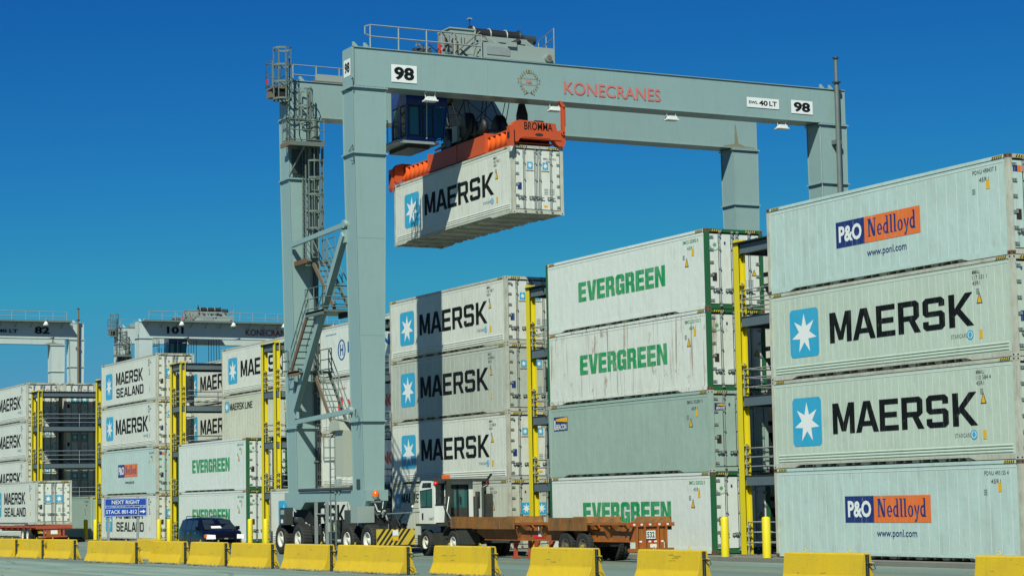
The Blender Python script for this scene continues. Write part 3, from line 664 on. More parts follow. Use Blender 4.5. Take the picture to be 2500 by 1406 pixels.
rack(-34.4, .9, 18, 'yellow post rack just left of the shaded star stack, behind the near crane leg', .95, .45)
rack(-49.27, .7, 18, 'yellow post rack just left of the crane with two tall posts in view')
rack(-65.47, .7, 18, 'yellow post rack between the blue sign stack and the dark car')
rack(-82.0, .7, 18, 'yellow post rack left of the blue sign stack, one post in view')
rack(-96.65, -.1, 18, 'yellow post rack behind the container trailer at the far left')
# ---------------------------------------------------------------- gantry crane (local: x = 0 front face of near beam, y = 0 road side end, z = 0 ground)
def leg_mb(x0, yt0, yt1, yb0, yb1, zt, zb, k):
    b = MB(); x1 = x0-1.05; zs = [zb, 5.5, 16.5, zt]
    def Y(z): t = (z-zb)/(zt-zb); t = min(1, t*1.08); return yb0+(yt0-yb0)*t, yb1+(yt1-yb1)*t
    for a, c in zip(zs, zs[1:]):
        ya = Y(a); yc = Y(c)
        b.hexa([(x1, ya[0], a), (x0, ya[0], a), (x0, ya[1], a), (x1, ya[1], a)], [(x1, yc[0], c), (x0, yc[0], c), (x0, yc[1], c), (x1, yc[1], c)], k)
        for x in (x0, x1-.025):   # projecting edge of the face plates
            for q, w_ in ((0, -1), (1, 1)):
                p = [(x, ya[q], a), (x+.025, ya[q], a), (x+.025, ya[q]+w_*.03, a), (x, ya[q]+w_*.03, a)]; s_ = [(x, yc[q], c), (x+.025, yc[q], c), (x+.025, yc[q]+w_*.03, c), (x, yc[q]+w_*.03, c)]
                if w_ < 0: p.reverse(); s_.reverse()
                b.hexa(p, s_, k)
    for z in (5.5, 16.5, zt-.06):
        y = Y(z); b.box(x1-.09, x0+.09, y[0]-.09, y[1]+.09, z-.03, z+.03, k)
        for i in range(9): b.box(x0+.04, x0+.07, y[0]+.05+i*(y[1]-y[0]-.1)/8-.02, y[0]+.05+i*(y[1]-y[0]-.1)/8+.02, z+.03, z+.055, k)
    return b
YL = 24.85
def beam_mb(x0, z0, z1, k):
    b = MB(); b.box(x0-1.02, x0-.02, .03, YL-.03, z0+.03, z1-.03, k)
    b.box(x0-1.07, x0+.03, 0, YL, z1-.03, z1, k); b.box(x0-1.07, x0+.03, 0, YL, z0, z0+.03, k)
    for yy in (0, YL-.03): b.box(x0-1.03, x0-.01, yy, yy+.03, z0+.03, z1-.03, k)
    for x in (x0-1.07, x0+.005): b.box(x, x+.025, 0, .05, z0, z1, k)
    for yy in (.25, .75, YL-1.0, YL-.5):
        b.prism([(yy, z1), (yy+.34, z1), (yy+.34, z1+.05), (yy+.08, z1+.32), (yy, z1+.32)], 'x', x0-.62, x0-.55, k)
    b.box(x0-.55, x0-.48, 1.5, YL-1.5, z1, z1+.06, 'steel')
    return b
def ladder(b, p0, p1, w_, k, step=.3, side=(0, 1, 0)):
    p0 = Vector(p0); p1 = Vector(p1); s_ = Vector(side)*(w_/2)
    b.bar(p0-s_, p1-s_, .05, .05, k); b.bar(p0+s_, p1+s_, .05, .05, k)
    n = int((p1-p0).length/step)
    for i in range(1, n): q = p0.lerp(p1, i/n); b.tube(q-s_, q+s_, .014, k, 5)
    return b
def cage(b, cx, cy, z0, z1, r, k, a0=-60, a1=240, nb=7):
    z = z1
    hz = [z1-i*.75 for i in range(int((z1-z0)/.75)+1)]
    for z in hz:
        pts = [(cx+r*cos(radians(a0+(a1-a0)*i/12)), cy+r*sin(radians(a0+(a1-a0)*i/12)), z) for i in range(13)]
        for p, q in zip(pts, pts[1:]): b.bar(p, q, .015, .08, k)
    for i in range(nb):
        t = radians(a0+(a1-a0)*i/(nb-1)); b.bar((cx+r*cos(t), cy+r*sin(t), hz[-1]), (cx+r*cos(t), cy+r*sin(t), z1), .05, .012, k)
    return b
def stair(b, p0, p1, w_, k, kr):   # flight in the xz plane, width along y, with rails
    p0 = Vector(p0); p1 = Vector(p1); n = int(abs(p1.z-p0.z)/.26)
    for s_ in (-1, 1):
        o = Vector((0, s_*w_/2, 0)); b.bar(p0+o, p1+o, .05, .22, kr if s_ < 0 else k, (1, 0, 0) if False else (0, 0, 1))
        for hh in (.55, 1.0): b.tube(p0+o+Vector((0, 0, hh)), p1+o+Vector((0, 0, hh)), .024, k, 5)
        for i in range(4): q = p0.lerp(p1, i/3)+o; b.tube(q, q+Vector((0, 0, 1.0)), .02, k, 5)
    for i in range(n+1):
        q = p0.lerp(p1, i/n); b.box(q.x-.14, q.x+.14, q.y-w_/2+.02, q.y+w_/2-.02, q.z-.015, q.z+.015, 'craned')
    return b
def railbox(b, x0, x1, y0, y1, z, sides, k='craned', h=1.0):
    c = {'s': ((x0, y0), (x1, y0)), 'n': ((x0, y1), (x1, y1)), 'w': ((x0, y0), (x0, y1)), 'e': ((x1, y0), (x1, y1))}
    for s_ in sides:
        (a, e), (g, i) = c[s_]; n = max(1, round(sqrt((a-g)**2+(e-i)**2)/1.1)); hrail(b, (a, e, z), (g, i, z), (.12, .55, h), n, .024, k)
    return b
def wheel_mb(r_, w_, k='rim', seg=28):   # axis y, centre origin, outer face at -y
    b = MB(); h = w_/2
    b.lathe((0, 0, 0), (0, 1, 0), [(-h*.86, r_*.52), (-h, r_*.66), (-h*.98, r_*.88), (-h*.8, r_*.985), (-h*.55, r_), (h*.55, r_), (h*.8, r_*.985), (h*.98, r_*.88), (h, r_*.66), (h*.86, r_*.52)], 'tyre', seg)
    for i in range(seg):
        t = 2*pi*(i+.5)/seg; c, s_ = cos(t), sin(t); b.bar((c*r_*1.0, -h*.8, s_*r_*1.0), (c*r_*1.0, h*.8, s_*r_*1.0), .022, .055, 'tyre', (s_, 0, -c))
    b.lathe((0, 0, 0), (0, 1, 0), [(-h*.86, r_*.53), (-h*.95, r_*.50), (-h*.55, r_*.44), (-h*.25, r_*.30), (-h*.3, r_*.2), (-h*.75, r_*.17), (-h*.75, .0)], k, seg)
    b.lathe((0, 0, 0), (0, 1, 0), [(h*.86, r_*.53), (h*.5, r_*.4), (h*.4, 0)], 'steel', seg)
    for i in range(8):
        t = 2*pi*i/8; b.tube((cos(t)*r_*.24, -h*.34, sin(t)*r_*.24), (cos(t)*r_*.24, -h*.2, sin(t)*r_*.24), .022, 'steel', 5)
    return b
def lamp_mb():
    b = MB(); b.prism([(-.24, 0), (.24, 0), (.18, .13), (-.18, .13)], 'x', -.18, .18, 'lampw'); b.box(-.20, .20, -.29, .29, -.05, .0, 'lampw'); b.box(-.16, .16, -.24, .24, -.065, -.05, 'lens')
    b.tube((-.19, -.28, -.03), (-.19, .28, -.03), .02, 'blk', 5); b.path([(0, -.2, .1), (0, -.25, .3), (-.1, -.1, .38)], .018, 'lampw'); b.path([(0, .2, .1), (0, .25, .34)], .018, 'lampw'); return b
def plate_text(w_, h_, s, ck_, tw, th, bold=.03, bg_='plate', k='black'):
    b = MB(); 
    if bg_: b.flat(rect(0, 0, w_, h_), face('E', 0, 0, 0), bg_)
    put_text(b, text(s, tw, th, bold), face('E', .004, (w_-tw)/2, (h_-th)/2), k); return b
def emblem_mb():
    b = MB(); F = face('E', 0, 0, 0)
    for s_ in (-1, 1):
        for i in range(11):
            if 4 <= i <= 5: continue
            t = radians(-78+i*16.5); x, y = s_*.42*cos(t), .46*sin(t)
            for dt in (-.75, .75):
                a = t+pi/2+dt; dx, dy = s_*cos(a)*.055, sin(a)*.065; nx, ny = -dy*.35, dx*.35
                b.flat([([(x-dx*.2, y-dy*.2), (x+dx+nx, y+dy+ny), (x+2.0*dx, y+2.0*dy), (x+dx-nx, y+dy-ny)], [])], F, 'gold')
        b.flat([([(s_*.02-.0, -.46), (s_*.26, -.56), (s_*.28, -.54), (s_*.02, -.43)], [])], F, 'gold')
        b.flat([([(s_*.40, -.06), (s_*.56, -.06), (s_*.50, .03), (s_*.56, .14), (s_*.40, .14), (s_*.40, .125), (s_*.53, .125), (s_*.48, .03), (s_*.53, -.045), (s_*.40, -.045)], [])], F, 'gold')
    b.flat([([(-.40, -.12), (.40, -.12), (.40, .16), (-.40, .16)], [[(-.385, -.105), (.385, -.105), (.385, .145), (-.385, .145)]])], F, 'gold')
    put_text(b, text('1st', .26, .15, .03), face('E', .003, -.13, -.05), 'red'); return b
def trolley(cr, label, full=True, dy=0, k_=1):
    ox, oy, oz = -4.2, 7.6+dy, 20.96
    t = thing('hoist_trolley', label, 'crane trolley', (cr[0]+ox*k_, cr[1]+oy*k_, cr[2]+oz*k_), 0); t.scale = (k_,)*3
    def sh(b): b.v = [(p[0]-ox, p[1]-7.6, p[2]-oz) for p in b.v]; return b
    k = 'boxl'
    b = MB()
    for x in (-.55, -7.9): b.box(x-.28, x+.28, 5.9, 9.65, 21.05, 21.42, k)
    for y in (6.1, 9.2): b.box(-7.9, -.3, y-.18, y+.18, 21.2, 21.62, k)
    b.box(-7.6, -.35, 5.9, 9.6, 21.6, 21.66, k); b.prism([(6.3, 21.66), (9.2, 21.66), (8.9, 22.2), (6.5, 22.2)], 'x', -2.75, -2.65, k); b.prism([(6.3, 21.66), (9.2, 21.66), (8.9, 22.2), (6.5, 22.2)], 'x', -1.55, -1.45, k)
    b.box(-.27, -.2, 5.95, 9.6, 21.0, 21.66, k)
    part('trolley_frame', sh(b), t)
    b = MB(); b.box(-1.45, -1.33, 6.4, 8.85, 22.0, 22.22, k); b.box(-1.44, -1.40, 6.7, 8.75, 21.7, 21.98, 'blk'); b.box(-.19, -.17, 6.3, 7.4, 21.15, 21.5, 'galv'); b.box(-.35, -.1, 7.3, 7.7, 21.55, 21.75, k)  # thin black box paints the shaded recess under the drum
    for y in (6.5, 7.3, 8.1, 8.95): b.prism([(-1.5, 21.66), (-.5, 21.66), (-1.5, 22.1)], 'y', y-.02, y+.02, k)
    part('drum_support', sh(b), t)
    b = MB(); b.lathe((-2.05, 6.40, 22.44), (0, 1, 0), [(0, 0), (0, .34), (.04, .34), (.04, .27)]+[(.1+i*.08, .27-(i % 2)*.012) for i in range(29)]+[(2.36, .27), (2.36, .34), (2.4, .34), (2.4, 0)], 'steel', 20)
    for y in (7.3, 8.1): b.lathe((-2.05, y, 22.42), (0, 1, 0), [(0, 0), (0, .33), (.03, .33), (.03, 0)], 'galv', 20)
    b.lathe((-2.05, 6.5, 22.42), (0, 1, 0), [(0, 0), (0, .37), (.03, .37), (.03, 0)], 'boxl', 20)
    for z in b.v: pass
    b.mats = ['blk' if q == 'steel' else q for q in b.mats]; part('hoist_drum', sh(b), t)
    b = MB(); b.tube((-2.05, 9.0, 22.4), (-2.05, 9.6, 22.4), .2, 'steel', 12); b.box(-2.3, -1.8, 9.0, 9.4, 21.66, 22.3, 'steel'); part('drum_motor', sh(b), t)
    b = MB(); b.box(-1.9, -.75, 4.84, 6.0, 21.05, 22.25, k); b.box(-1.95, -.7, 4.79, 6.05, 22.25, 22.31, k); b.box(-.75, -.735, 4.95, 5.38, 21.2, 22.15, 'boxl'); b.box(-.75, -.735, 5.45, 5.9, 21.2, 22.15, 'boxl')
    for y in (5.35, 5.5): b.tube((-.72, y, 21.6), (-.72, y, 21.9), .015, 'blk', 4)
    part('electrical_cabinet', sh(b), t)
    part('cable_reel', sh(MB().tube((-1.4, 3.4, 21.25), (-1.4, 4.2, 21.25), .18, 'steel', 10).box(-2, -.8, 3.6, 4.8, 21.0, 21.1, 'steel')), t)
    rnd = random.Random(11)
    for i in range(16):
        p = Vector((rnd.uniform(-1.2, -.4), rnd.uniform(3.3, 6.3), rnd.uniform(21.0, 21.5))); q = p+Vector((rnd.uniform(-.2, .2), rnd.uniform(-.5, .5), rnd.uniform(-.1, .5)))
        part('hose', sh(MB().tube(p, q, rnd.uniform(.02, .05), rnd.choice(['blk', 'rustb', 'steel', 'galv']), 6)), t)
    for y in (6.9, 8.0, 8.7): part('bracket', sh(MB().prism([(-1.3, 21.66), (-.35, 21.66), (-1.2, 22.15)], 'y', y, y+.05, 'boxl')), t)
    part('recess_shade', sh(MB().box(-1.32, -1.30, 6.6, 8.7, 21.70, 21.96, 'blk')), t)  # black sheet painting the shade of the drum support recess
    part('fire_extinguisher', sh(MB().tube((-1.0, 4.45, 21.1), (-1.0, 4.45, 21.6), .08, 'redl', 8)), t)
    part('gearbox', sh(MB().tube((-.6, 6.15, 21.5), (-.6, 6.45, 21.35), .14, 'galv', 10)), t)
    part('buffer', sh(MB().tube((-.25, 9.25, 21.2), (-.05, 9.25, 21.2), .17, 'galv', 12).tube((-.05, 9.25, 21.2), (-.03, 9.25, 21.2), .11, 'rustb', 12)), t)
    part('brake', sh(MB().box(-.9, -.3, 7.6, 8.1, 21.66, 21.7, 'boxl').tube((-.6, 7.7, 21.75), (-.6, 8.1, 21.95), .13, 'blk', 8)), t)
    part('mast', sh(MB().tube((-1.8, 6.3, 22.3), (-1.8, 6.3, 23.05), .03, 'blk', 5).box(-1.88, -1.72, 6.2, 6.38, 23.0, 23.06, 'galv')), t)
    for yy in (4.2, 4.75, 6.2): part('grab_rail', sh(MB().path([(-.6, yy, 21.1), (-.6, yy, 21.85), (-.6, yy+.1, 22.0), (-.6, yy+.22, 22.0), (-.6, yy+.32, 21.85), (-.6, yy+.32, 21.1)], .026, 'rustb')), t)
    for b in (hrail(MB(), (-.25, 9.6, 21.66), (-2.8, 10.2, 21.66), (.5, .9), 2, .026, 'galv'), hrail(MB(), (-.5, 4.3, 21.2), (-.5, 4.75, 21.2), (.35, .8), 1, .026, 'galv'), hrail(MB(), (-7.4, 5.9, 21.66), (-7.4, 9.6, 21.66), (.5, 1), 3, .026, 'galv')): part('handrail', sh(b), t)
    part('grab_rail', sh(MB().tube((-.6, 4.9, 21.1), (-.6, 6.2, 22.2), .03, 'rustb', 5)), t)
    # operator cab
    cab = part('operator_cab', sh(MB().box(-3.0, -1.42, 3.05, 4.4, 18.98, 20.0, 'cabblue').box(-3.0, -1.42, 3.05, 4.4, 17.42, 17.62, 'cabblue')
        .box(-2.95, -2.9, 3.1, 4.35, 17.6, 19.0, 'cabblue').box(-1.52, -1.42, 3.05, 3.13, 17.6, 19.0, 'cabblue').box(-1.52, -1.42, 3.70, 3.76, 17.6, 19.0, 'cabblue').box(-1.52, -1.42, 4.32, 4.4, 17.6, 19.0, 'cabblue')
        .box(-2.3, -2.05, 3.05, 3.13, 17.6, 19.0, 'cabblue').box(-3.0, -2.88, 3.05, 3.13, 17.6, 19.0, 'cabblue').box(-3.0, -2.9, 4.3, 4.4, 17.6, 19.0, 'cabblue')
        .box(-2.9, -1.5, 3.05, 4.9, 20.0, 20.95, 'blk').prism([(4.4, 17.5), (4.8, 17.65), (5.0, 19.0), (5.0, 19.9), (4.4, 20.0)], 'x', -3.0, -2.92, 'cabblue').prism([(4.4, 18.98), (5.0, 19.0), (5.0, 19.9), (4.4, 20.0)], 'x', -1.56, -1.46, 'cabblue').box(-2.95, -1.5, 4.4, 5.0, 19.85, 19.9, 'cabblue').bar((-1.5, 4.8, 17.6), (-1.5, 5.0, 19.0), .06, .06, 'cabblue').bar((-1.5, 4.4, 17.5), (-1.5, 4.8, 17.6), .06, .06, 'cabblue')), t)
    def win(b, nm='window'): part(nm, sh(b), cab)
    for y0, y1 in ((3.13, 3.70), (3.76, 4.32)): win(MB().box(-1.50, -1.46, y0, y1, 17.62, 18.98, 'blk').box(-1.46, -1.45, y0+.08, y1-.08, 17.7, 18.88, 'glassg' if y0 < 3.5 else 'glass'))
    for x0, x1 in ((-2.88, -2.3), (-2.05, -1.52)): win(MB().box(x0, x1, 3.08, 3.11, 17.62, 18.98, 'blk').box(x0+.07, x1-.07, 3.065, 3.08, 17.7, 18.9, 'glassg' if x0 < -2.5 else 'glass'))
    win(MB().prism([(4.43, 17.6), (4.76, 17.7), (4.95, 18.95), (4.43, 18.95)], 'x', -1.52, -1.50, 'glass')); win(MB().add([(-2.9, 4.81, 17.7), (-1.5, 4.81, 17.7), (-1.5, 5.0, 19.0), (-2.9, 5.0, 19.0)], [(0, 1, 2, 3)], 'glassg'))
    part('seat', sh(MB().box(-2.5, -2.0, 3.6, 4.1, 17.7, 18.0, 'blk').box(-2.5, -2.0, 3.55, 3.67, 18.0, 18.7, 'blk')), cab)
    b = MB(); b.box(-3.9, -1.3, 2.55, 4.5, 17.3, 17.38, 'steel'); b.box(-1.31, -1.28, 2.55, 4.5, 17.29, 17.40, 'galv'); b.box(-3.9, -1.3, 2.53, 2.56, 17.29, 17.40, 'galv'); b.box(-3.6, -1.6, 3.2, 4.2, 17.15, 17.3, 'blk')
    b.tube((-1.6, 2.5, 17.25), (-1.9, 2.2, 16.9), .02, 'galv', 5); hrail(b, (-3.8, 2.6, 17.4), (-2.4, 2.6, 17.4), (.5, 1.0), 2, .022, 'galv')
    part('cab_platform', sh(b), t)
    b = MB(); ladder(b, (-2.6, 2.35, 17.4), (-2.6, 2.35, 21), .4, 'galv', .3, (1, 0, 0)); cage(b, -2.6, 2.05, 18.2, 20.9, .32, 'galv', 150, 390, 4); b.tube((-1.25, 3.9, 17.5), (-1.25, 3.95, 20.9), .03, 'galv', 5); part('ladder', sh(b), t)
    if full:
        hb = (HZ+H_-cr[2])/k_; cx = (HU-cr[0])/k_; cy = (HV-cr[1])/k_
        for i, (a, bb, c_, d_) in enumerate([(5.0, .3, -5.6, 6.4), (5.1, .5, -5.5, 6.5), (7.1, .3, -3.0, 6.4), (7.2, .5, -2.9, 6.5), (5.0, 1.9, -5.6, 8.9), (5.1, 2.1, -5.5, 9.0), (7.1, 1.9, -3.0, 8.9), (7.2, 2.1, -2.9, 9.0), (7.15, 2.1, -2.0, 6.6), (5.1, .4, -6.5, 8.6), (7.0, .4, -1.6, 8.9), (5.2, 2.0, -6.6, 6.7), (6.9, 2.3, -5.0, 6.2)]):
            part('hoist_cable', sh(MB().tube((cx+a, cy+bb, hb+1.5), (c_, d_, 21.1), .020, 'blk', 5)), t)
        b = MB()   # cable basket tower between the beams
        for s_ in (-1, 1):
            for q in (-1, 1): b.tube((-4.8+s_*.25, 6.5+q*.2, 19.9), (-4.8+s_*.7, 6.5+q*.55, 18.0), .03, 'blk', 5)
        for z, q in ((19.3, .4), (18.8, .5), (18.4, .6)): b.path([(-4.8-q, 6.5-q*.8, z), (-4.8+q, 6.5-q*.8, z), (-4.8+q, 6.5+q*.8, z), (-4.8-q, 6.5+q*.8, z), (-4.8-q, 6.5-q*.8, z)], .02, 'blk')
        b.lathe((-4.8, 6.5, 19.8), (0, 0, 1), [(0, .3), (.35, .48), (1.2, .5)], 'blk', 12); part('cable_guide', sh(b), t)
        # counterpart hoisting machinery seen under the deck
        b = MB(); b.box(-6.6, -2.2, 6.3, 9.3, 20.7, 21.2, 'blk'); b.box(-3.2, -2.4, 6.5, 8.6, 20.2, 20.7, 'blk'); part('under_deck_drive', sh(b), t)
        part('cable_sheave', sh(MB().box(-2.55, -2.3, 9.0, 9.15, 18.2, 19.6, 'blk').prism([(8.9, 18.0), (9.3, 18.0), (9.3, 19.1), (9.15, 19.6), (9.02, 19.6), (8.9, 19.1)], 'x', -2.6, -2.25, 'blk').tube((-2.4, 9.04, 19.5), (-2.4, 9.04, 21.0), .03, 'blk', 5).tube((-2.4, 9.16, 19.5), (-2.4, 9.16, 21.0), .03, 'blk', 5)), t)
    else:
        for i in range(10): part('hoist_cable', sh(MB().tube((-6.2+(i % 5)*.9, 6.3+(i//5)*2.6, 12.5), (-5.8+(i % 5)*.8, 6.4+(i//5)*2.4, 21.1), .03, 'blk', 5)), t)
    return t
def crane(loc, label, num, kp, detail=True, sl_text=True, yflip=False):
    t = thing('gantry_crane', label, 'crane', loc, 0)
    Z0, Z1 = 19.3, 20.93
    for x in (0, -7.37):
        part('beam', beam_mb(x, Z0, Z1, kp), t)
        part('leg', leg_mb(x, 0, 1.45, .30, 1.14, Z0, 2.1, kp), t)
        part('leg', leg_mb(x, YL-1.45, YL, YL-1.14, YL-.3, Z0, 2.1, kp), t)
    for ye, yn in ((.25, 1.2), (YL-1.2, YL-.25)):
        b = MB(); b.box(-8.85, .35, ye, yn, 2.26, 2.70, kp); b.hexa([(-8.2, ye, 1.95), (-6.9, ye, 1.95), (-6.9, yn, 1.95), (-8.2, yn, 1.95)], [(-8.7, ye, 2.26), (-6.4, ye, 2.26), (-6.4, yn, 2.26), (-8.7, yn, 2.26)], kp)
        b.hexa([(-1.2, ye, 1.95), (.1, ye, 1.95), (.1, yn, 1.95), (-1.2, yn, 1.95)], [(-1.6, ye, 2.26), (.3, ye, 2.26), (.3, yn, 2.26), (-1.6, yn, 2.26)], kp)
        b.tube((-7.0, ye-.02, 2.78), (-1.2, ye-.05, 2.78), .07, 'steel', 8); part('sill_beam', b, t)
        for cx in (-7.45, .12):
            b = MB(); b.box(cx-1.0, cx+1.0, ye+.28, yn-.28, 1.15, 1.95, 'blk'); b.box(cx-1.3, cx+1.3, ye+.3, yn-.3, .85, 1.25, 'steel')
            b.tube((cx-.9, ye+.15, 1.5), (cx+.3, ye+.1, 1.45), .16, 'steel', 10); b.tube((cx-1.5, yn+.1, 1.3), (cx-.9, ye, 1.6), .12, 'galv', 8)
            rnd = random.Random(int(cx*10))
            for i in range(16):
                p = Vector((cx+rnd.uniform(-1.4, 1.4), ye+rnd.uniform(-.05, .5), rnd.uniform(1.0, 2.0))); q = p+Vector((rnd.uniform(-.5, .5), rnd.uniform(-.1, .1), rnd.uniform(-.35, .35)))
                b.tube(p, q, rnd.uniform(.02, .05), rnd.choice(['blk', 'steel', 'galv', 'galv', 'boxl']), 6)
            for i in range(5):
                x = cx+rnd.uniform(-1.2, 1.2); z = rnd.uniform(1.1, 1.7); b.box(x, x+.2, ye+.02, ye+.25, z, z+rnd.uniform(.1, .25), rnd.choice(['boxl', 'steel', 'galv']))
            bo = part('bogie', b, t)
            for ax in (-1.04, 1.04):
                for yy in (ye-.12, yn+.05): part('wheel', lambda: wheel_mb(.66, .50), bo, (cx+ax, yy, .67), key=('wh', 'crane'))
    b = MB(); b.bar((-7.2, .05, 13.5), (-1.0, .05, 13.65), .15, .19, kp); b.tube((-1.05, -.05, 13.65), (-1.05, .2, 13.65), .17, kp, 10); b.box(-1.35, -1.0, .0, .14, 13.45, 13.85, kp); part('strut', b, t)
    b = MB(); b.bar((-7.2, .2, 5.75), (-1.0, .2, 5.95), .15, .19, kp); b.tube((-1.05, .08, 5.95), (-1.05, .33, 5.95), .17, kp, 10); part('strut', b, t)
    b = MB(); b.bar((-7.15, .15, 6.35), (-1.15, .05, 13.25), .26, .30, kp); b.box(-1.35, -1.0, .0, .12, 12.9, 13.5, kp); b.box(-7.4, -7.05, .15, .27, 5.9, 6.7, kp); part('strut', b, t)
    # stairs, platforms and ladders between the road side legs
    D = 'craned'
    b = MB(); stair(b, (-6.1, .9, 12.75), (-3.5, .9, 10.35), .7, D, 'rustb'); part('stair', b, t)
    b = MB(); stair(b, (-4.7, .15, 10.3), (-6.75, .15, 7.95), .7, D, 'rust'); part('stair', b, t)
    b = MB(); stair(b, (-6.0, .9, 7.9), (-2.7, .9, 4.1), .7, D, 'rustb'); part('stair', b, t)
    b = MB(); b.box(-7.3, -5.9, .25, 1.4, 12.68, 12.76, D); b.box(-7.33, -5.9, .2, .26, 12.6, 12.8, 'rust'); railbox(b, -6.9, -5.6, .5, 1.45, 12.76, 'n'); part('platform', b, t)
    b = MB(); b.box(-4.9, -2.9, -.25, 1.35, 10.22, 10.3, D); b.box(-4.9, -2.9, -.25, -.2, 10.1, 10.32, D); railbox(b, -4.9, -2.9, -.25, 1.3, 10.3, 'se'); b.box(-4.0, -2.9, .9, 1.0, 10.0, 10.25, 'blk'); part('platform', b, t)
    b = MB(); b.box(-7.1, -5.8, -.25, 1.35, 7.82, 7.9, D); b.box(-7.1, -5.8, -.25, -.2, 7.7, 7.92, 'rustb'); railbox(b, -7.55, -6.9, -.3, 0, 7.85, 'sw'); railbox(b, -7.1, -5.8, -.25, 1.3, 7.9, 'n'); part('platform', b, t)
    b = MB(); b.box(-4.3, -2.5, .3, 1.3, 3.92, 4.0, D); railbox(b, -4.3, -2.5, .3, 1.3, 4.0, 'w'); part('platform', b, t)
    b = MB(); ladder(b, (-3.2, .25, .35), (-3.2, .25, 3.95), .55, D, .32, (1, 0, 0)); b.path([(-2.93, .25, 3.9), (-2.93, .25, 4.9), (-2.8, .4, 5.2), (-2.4, .6, 5.2)], .03, D); b.path([(-3.47, .25, 3.9), (-3.47, .25, 4.9), (-3.4, .5, 5.2)], .03, D); part('ladder', b, t)
    b = MB(); ladder(b, (-7.1, .62, 12.8), (-7.1, .62, 18.0), .36, D, .3, (1, 0, 0)); cage(b, -6.95, 1.05, 13.6, 18.0, .40, D, -60, 240, 9); b.bar((-6.95, 1.4, 13), (-6.95, 1.4, 18), .04, .04, D); part('ladder', b, t)
    b = MB()
    for yy in (1.12, 1.2, 1.30): b.tube((-7.30, yy, 2.8), (-7.30, yy*.98, 19.0), .028, 'steel', 5)
    for zz in (4, 7, 10, 13, 16): b.box(-7.36, -7.24, 1.05, 1.38, zz, zz+.06, 'craned')
    part('conduit', b, t)
    b = MB(); ladder(b, (-7.1, .9, 18.0), (-7.1, .9, 20.6), .36, D, .3, (1, 0, 0)); cage(b, -6.85, .55, 18.9, 20.4, .38, D, -120, 180, 6); part('ladder', b, t)
    part('mesh_panel', MB().box(-7.30, -7.27, .12, .72, 16.7, 17.8, 'steel'), t); part('motor_housing', MB().tube((-6.75, .95, 18.0), (-6.75, .95, 19.1), .17, 'craned', 12).box(-6.95, -6.5, .7, 1.2, 18.0, 18.15, 'blk'), t)
    b = MB(); b.box(-7.36, -6.4, -.30, 1.3, 17.9, 17.98, 'rustb'); b.box(-6.42, -6.35, -.30, 1.3, 17.83, 18.02, D); b.box(-7.5, -6.4, -.34, -.28, 17.83, 18.02, 'rustb'); railbox(b, -7.3, -6.4, -.30, 1.3, 17.98, 'se'); b.bar((-6.4, .4, 17.9), (-7.3, -.0, 16.6), .06, .06, D); part('platform', b, t)
    b = MB(); ladder(b, (-7.15, -.1, 17.98), (-7.15, -.1, 21.9), .42, D, .3, (1, 0, 0)); cage(b, -7.0, .05-.45, 19.9, 22.2, .42, D, 90, 450, 9); part('ladder', b, t)
    b = MB(); b.box(-8.2, -7.3, -.72, -.05, 20.5, 20.58, 'rustb'); railbox(b, -8.2, -7.4, -.72, -.05, 20.58, 'swn', h=1.15); b.box(-8.2, -7.7, -.7, -.45, 20.15, 20.4, 'rustb'); b.bar((-8.0, -.6, 20.5), (-8.0, 0, 19.9), .06, .06, D); b.bar((-7.5, -.6, 20.5), (-7.6, 0, 19.7), .06, .06, D); b.box(-8.1, -7.9, -.76, -.73, 20.8, 21.0, 'redl'); b.bar((-8.1, -.3, 20.4), (-7.3, -.2, 19.8), .05, .05, 'blk'); b.box(-7.9, -7.4, -.5, -.1, 20.0, 20.45, 'blk'); part('platform', b, t)
    # walkway and rails on top
    b = MB(); hrail(b, (-.1 if detail else .9, .85, Z1), (-.1 if detail else .9, 6.0 if detail else YL-2, Z1), (.5, .98), 4 if detail else 16, .034, 'galv')
    if detail: b.path([(-.1, .85, Z1+.98), (-.1, .62, Z1+.9), (-.1, .62, Z1+.58), (-.1, .85, Z1+.5)], .034, 'galv')
    part('handrail', b, t)
    b = MB(); hrail(b, (-8.3, .6, Z1), (-8.3, YL-.6 if not detail else 6.2, Z1), (.45, .9), 16 if not detail else 5, .03, 'galv'); part('handrail', b, t)
    part('cable_tray', MB().box(-8.15, -8.0, 1.6, 6.0, Z1+.1, Z1+.5, 'boxl').box(-8.2, -7.95, 3.2, 3.3, Z1, Z1+.55, D).box(-8.1, -7.4, 1.2, 6.0, Z1+.03, Z1+.07, 'rustb'), t)
    if not detail:
        b = MB(); b.box(.03, 1.0, .3, YL-1.5, Z1-.06, Z1, D); b.box(.95, 1.0, .3, YL-1.5, Z1, Z1+.12, D)
        for i in range(15): b.bar((.02, .8+i*1.55, Z1-.55), (.95, .8+i*1.55, Z1-.06), .05, .05, D)
        part('walkway', b, t)
    # exhaust stack
    b = MB(); b.tube((.27, YL-.65, 1.5), (.27, YL-.65, 21.2), .115, 'pipe', 12); b.tube((.27, YL-.65, 21.2), (.27, YL-.65, 22.35), .088, 'pipe', 12)
    for z in (21.2, 22.35): b.tube((.27, YL-.65, z-.03), (.27, YL-.65, z+.03), .2 if z < 22 else .15, 'steel', 12)
    for z in (18.4, 12): b.box(.0, .3, YL-.85, YL-.45, z-.1, z+.1, 'craned')
    if not detail: b.mats = ['rustb' if q in ('galv', 'pipe') else q for q in b.mats]
    part('exhaust_pipe', b, t)
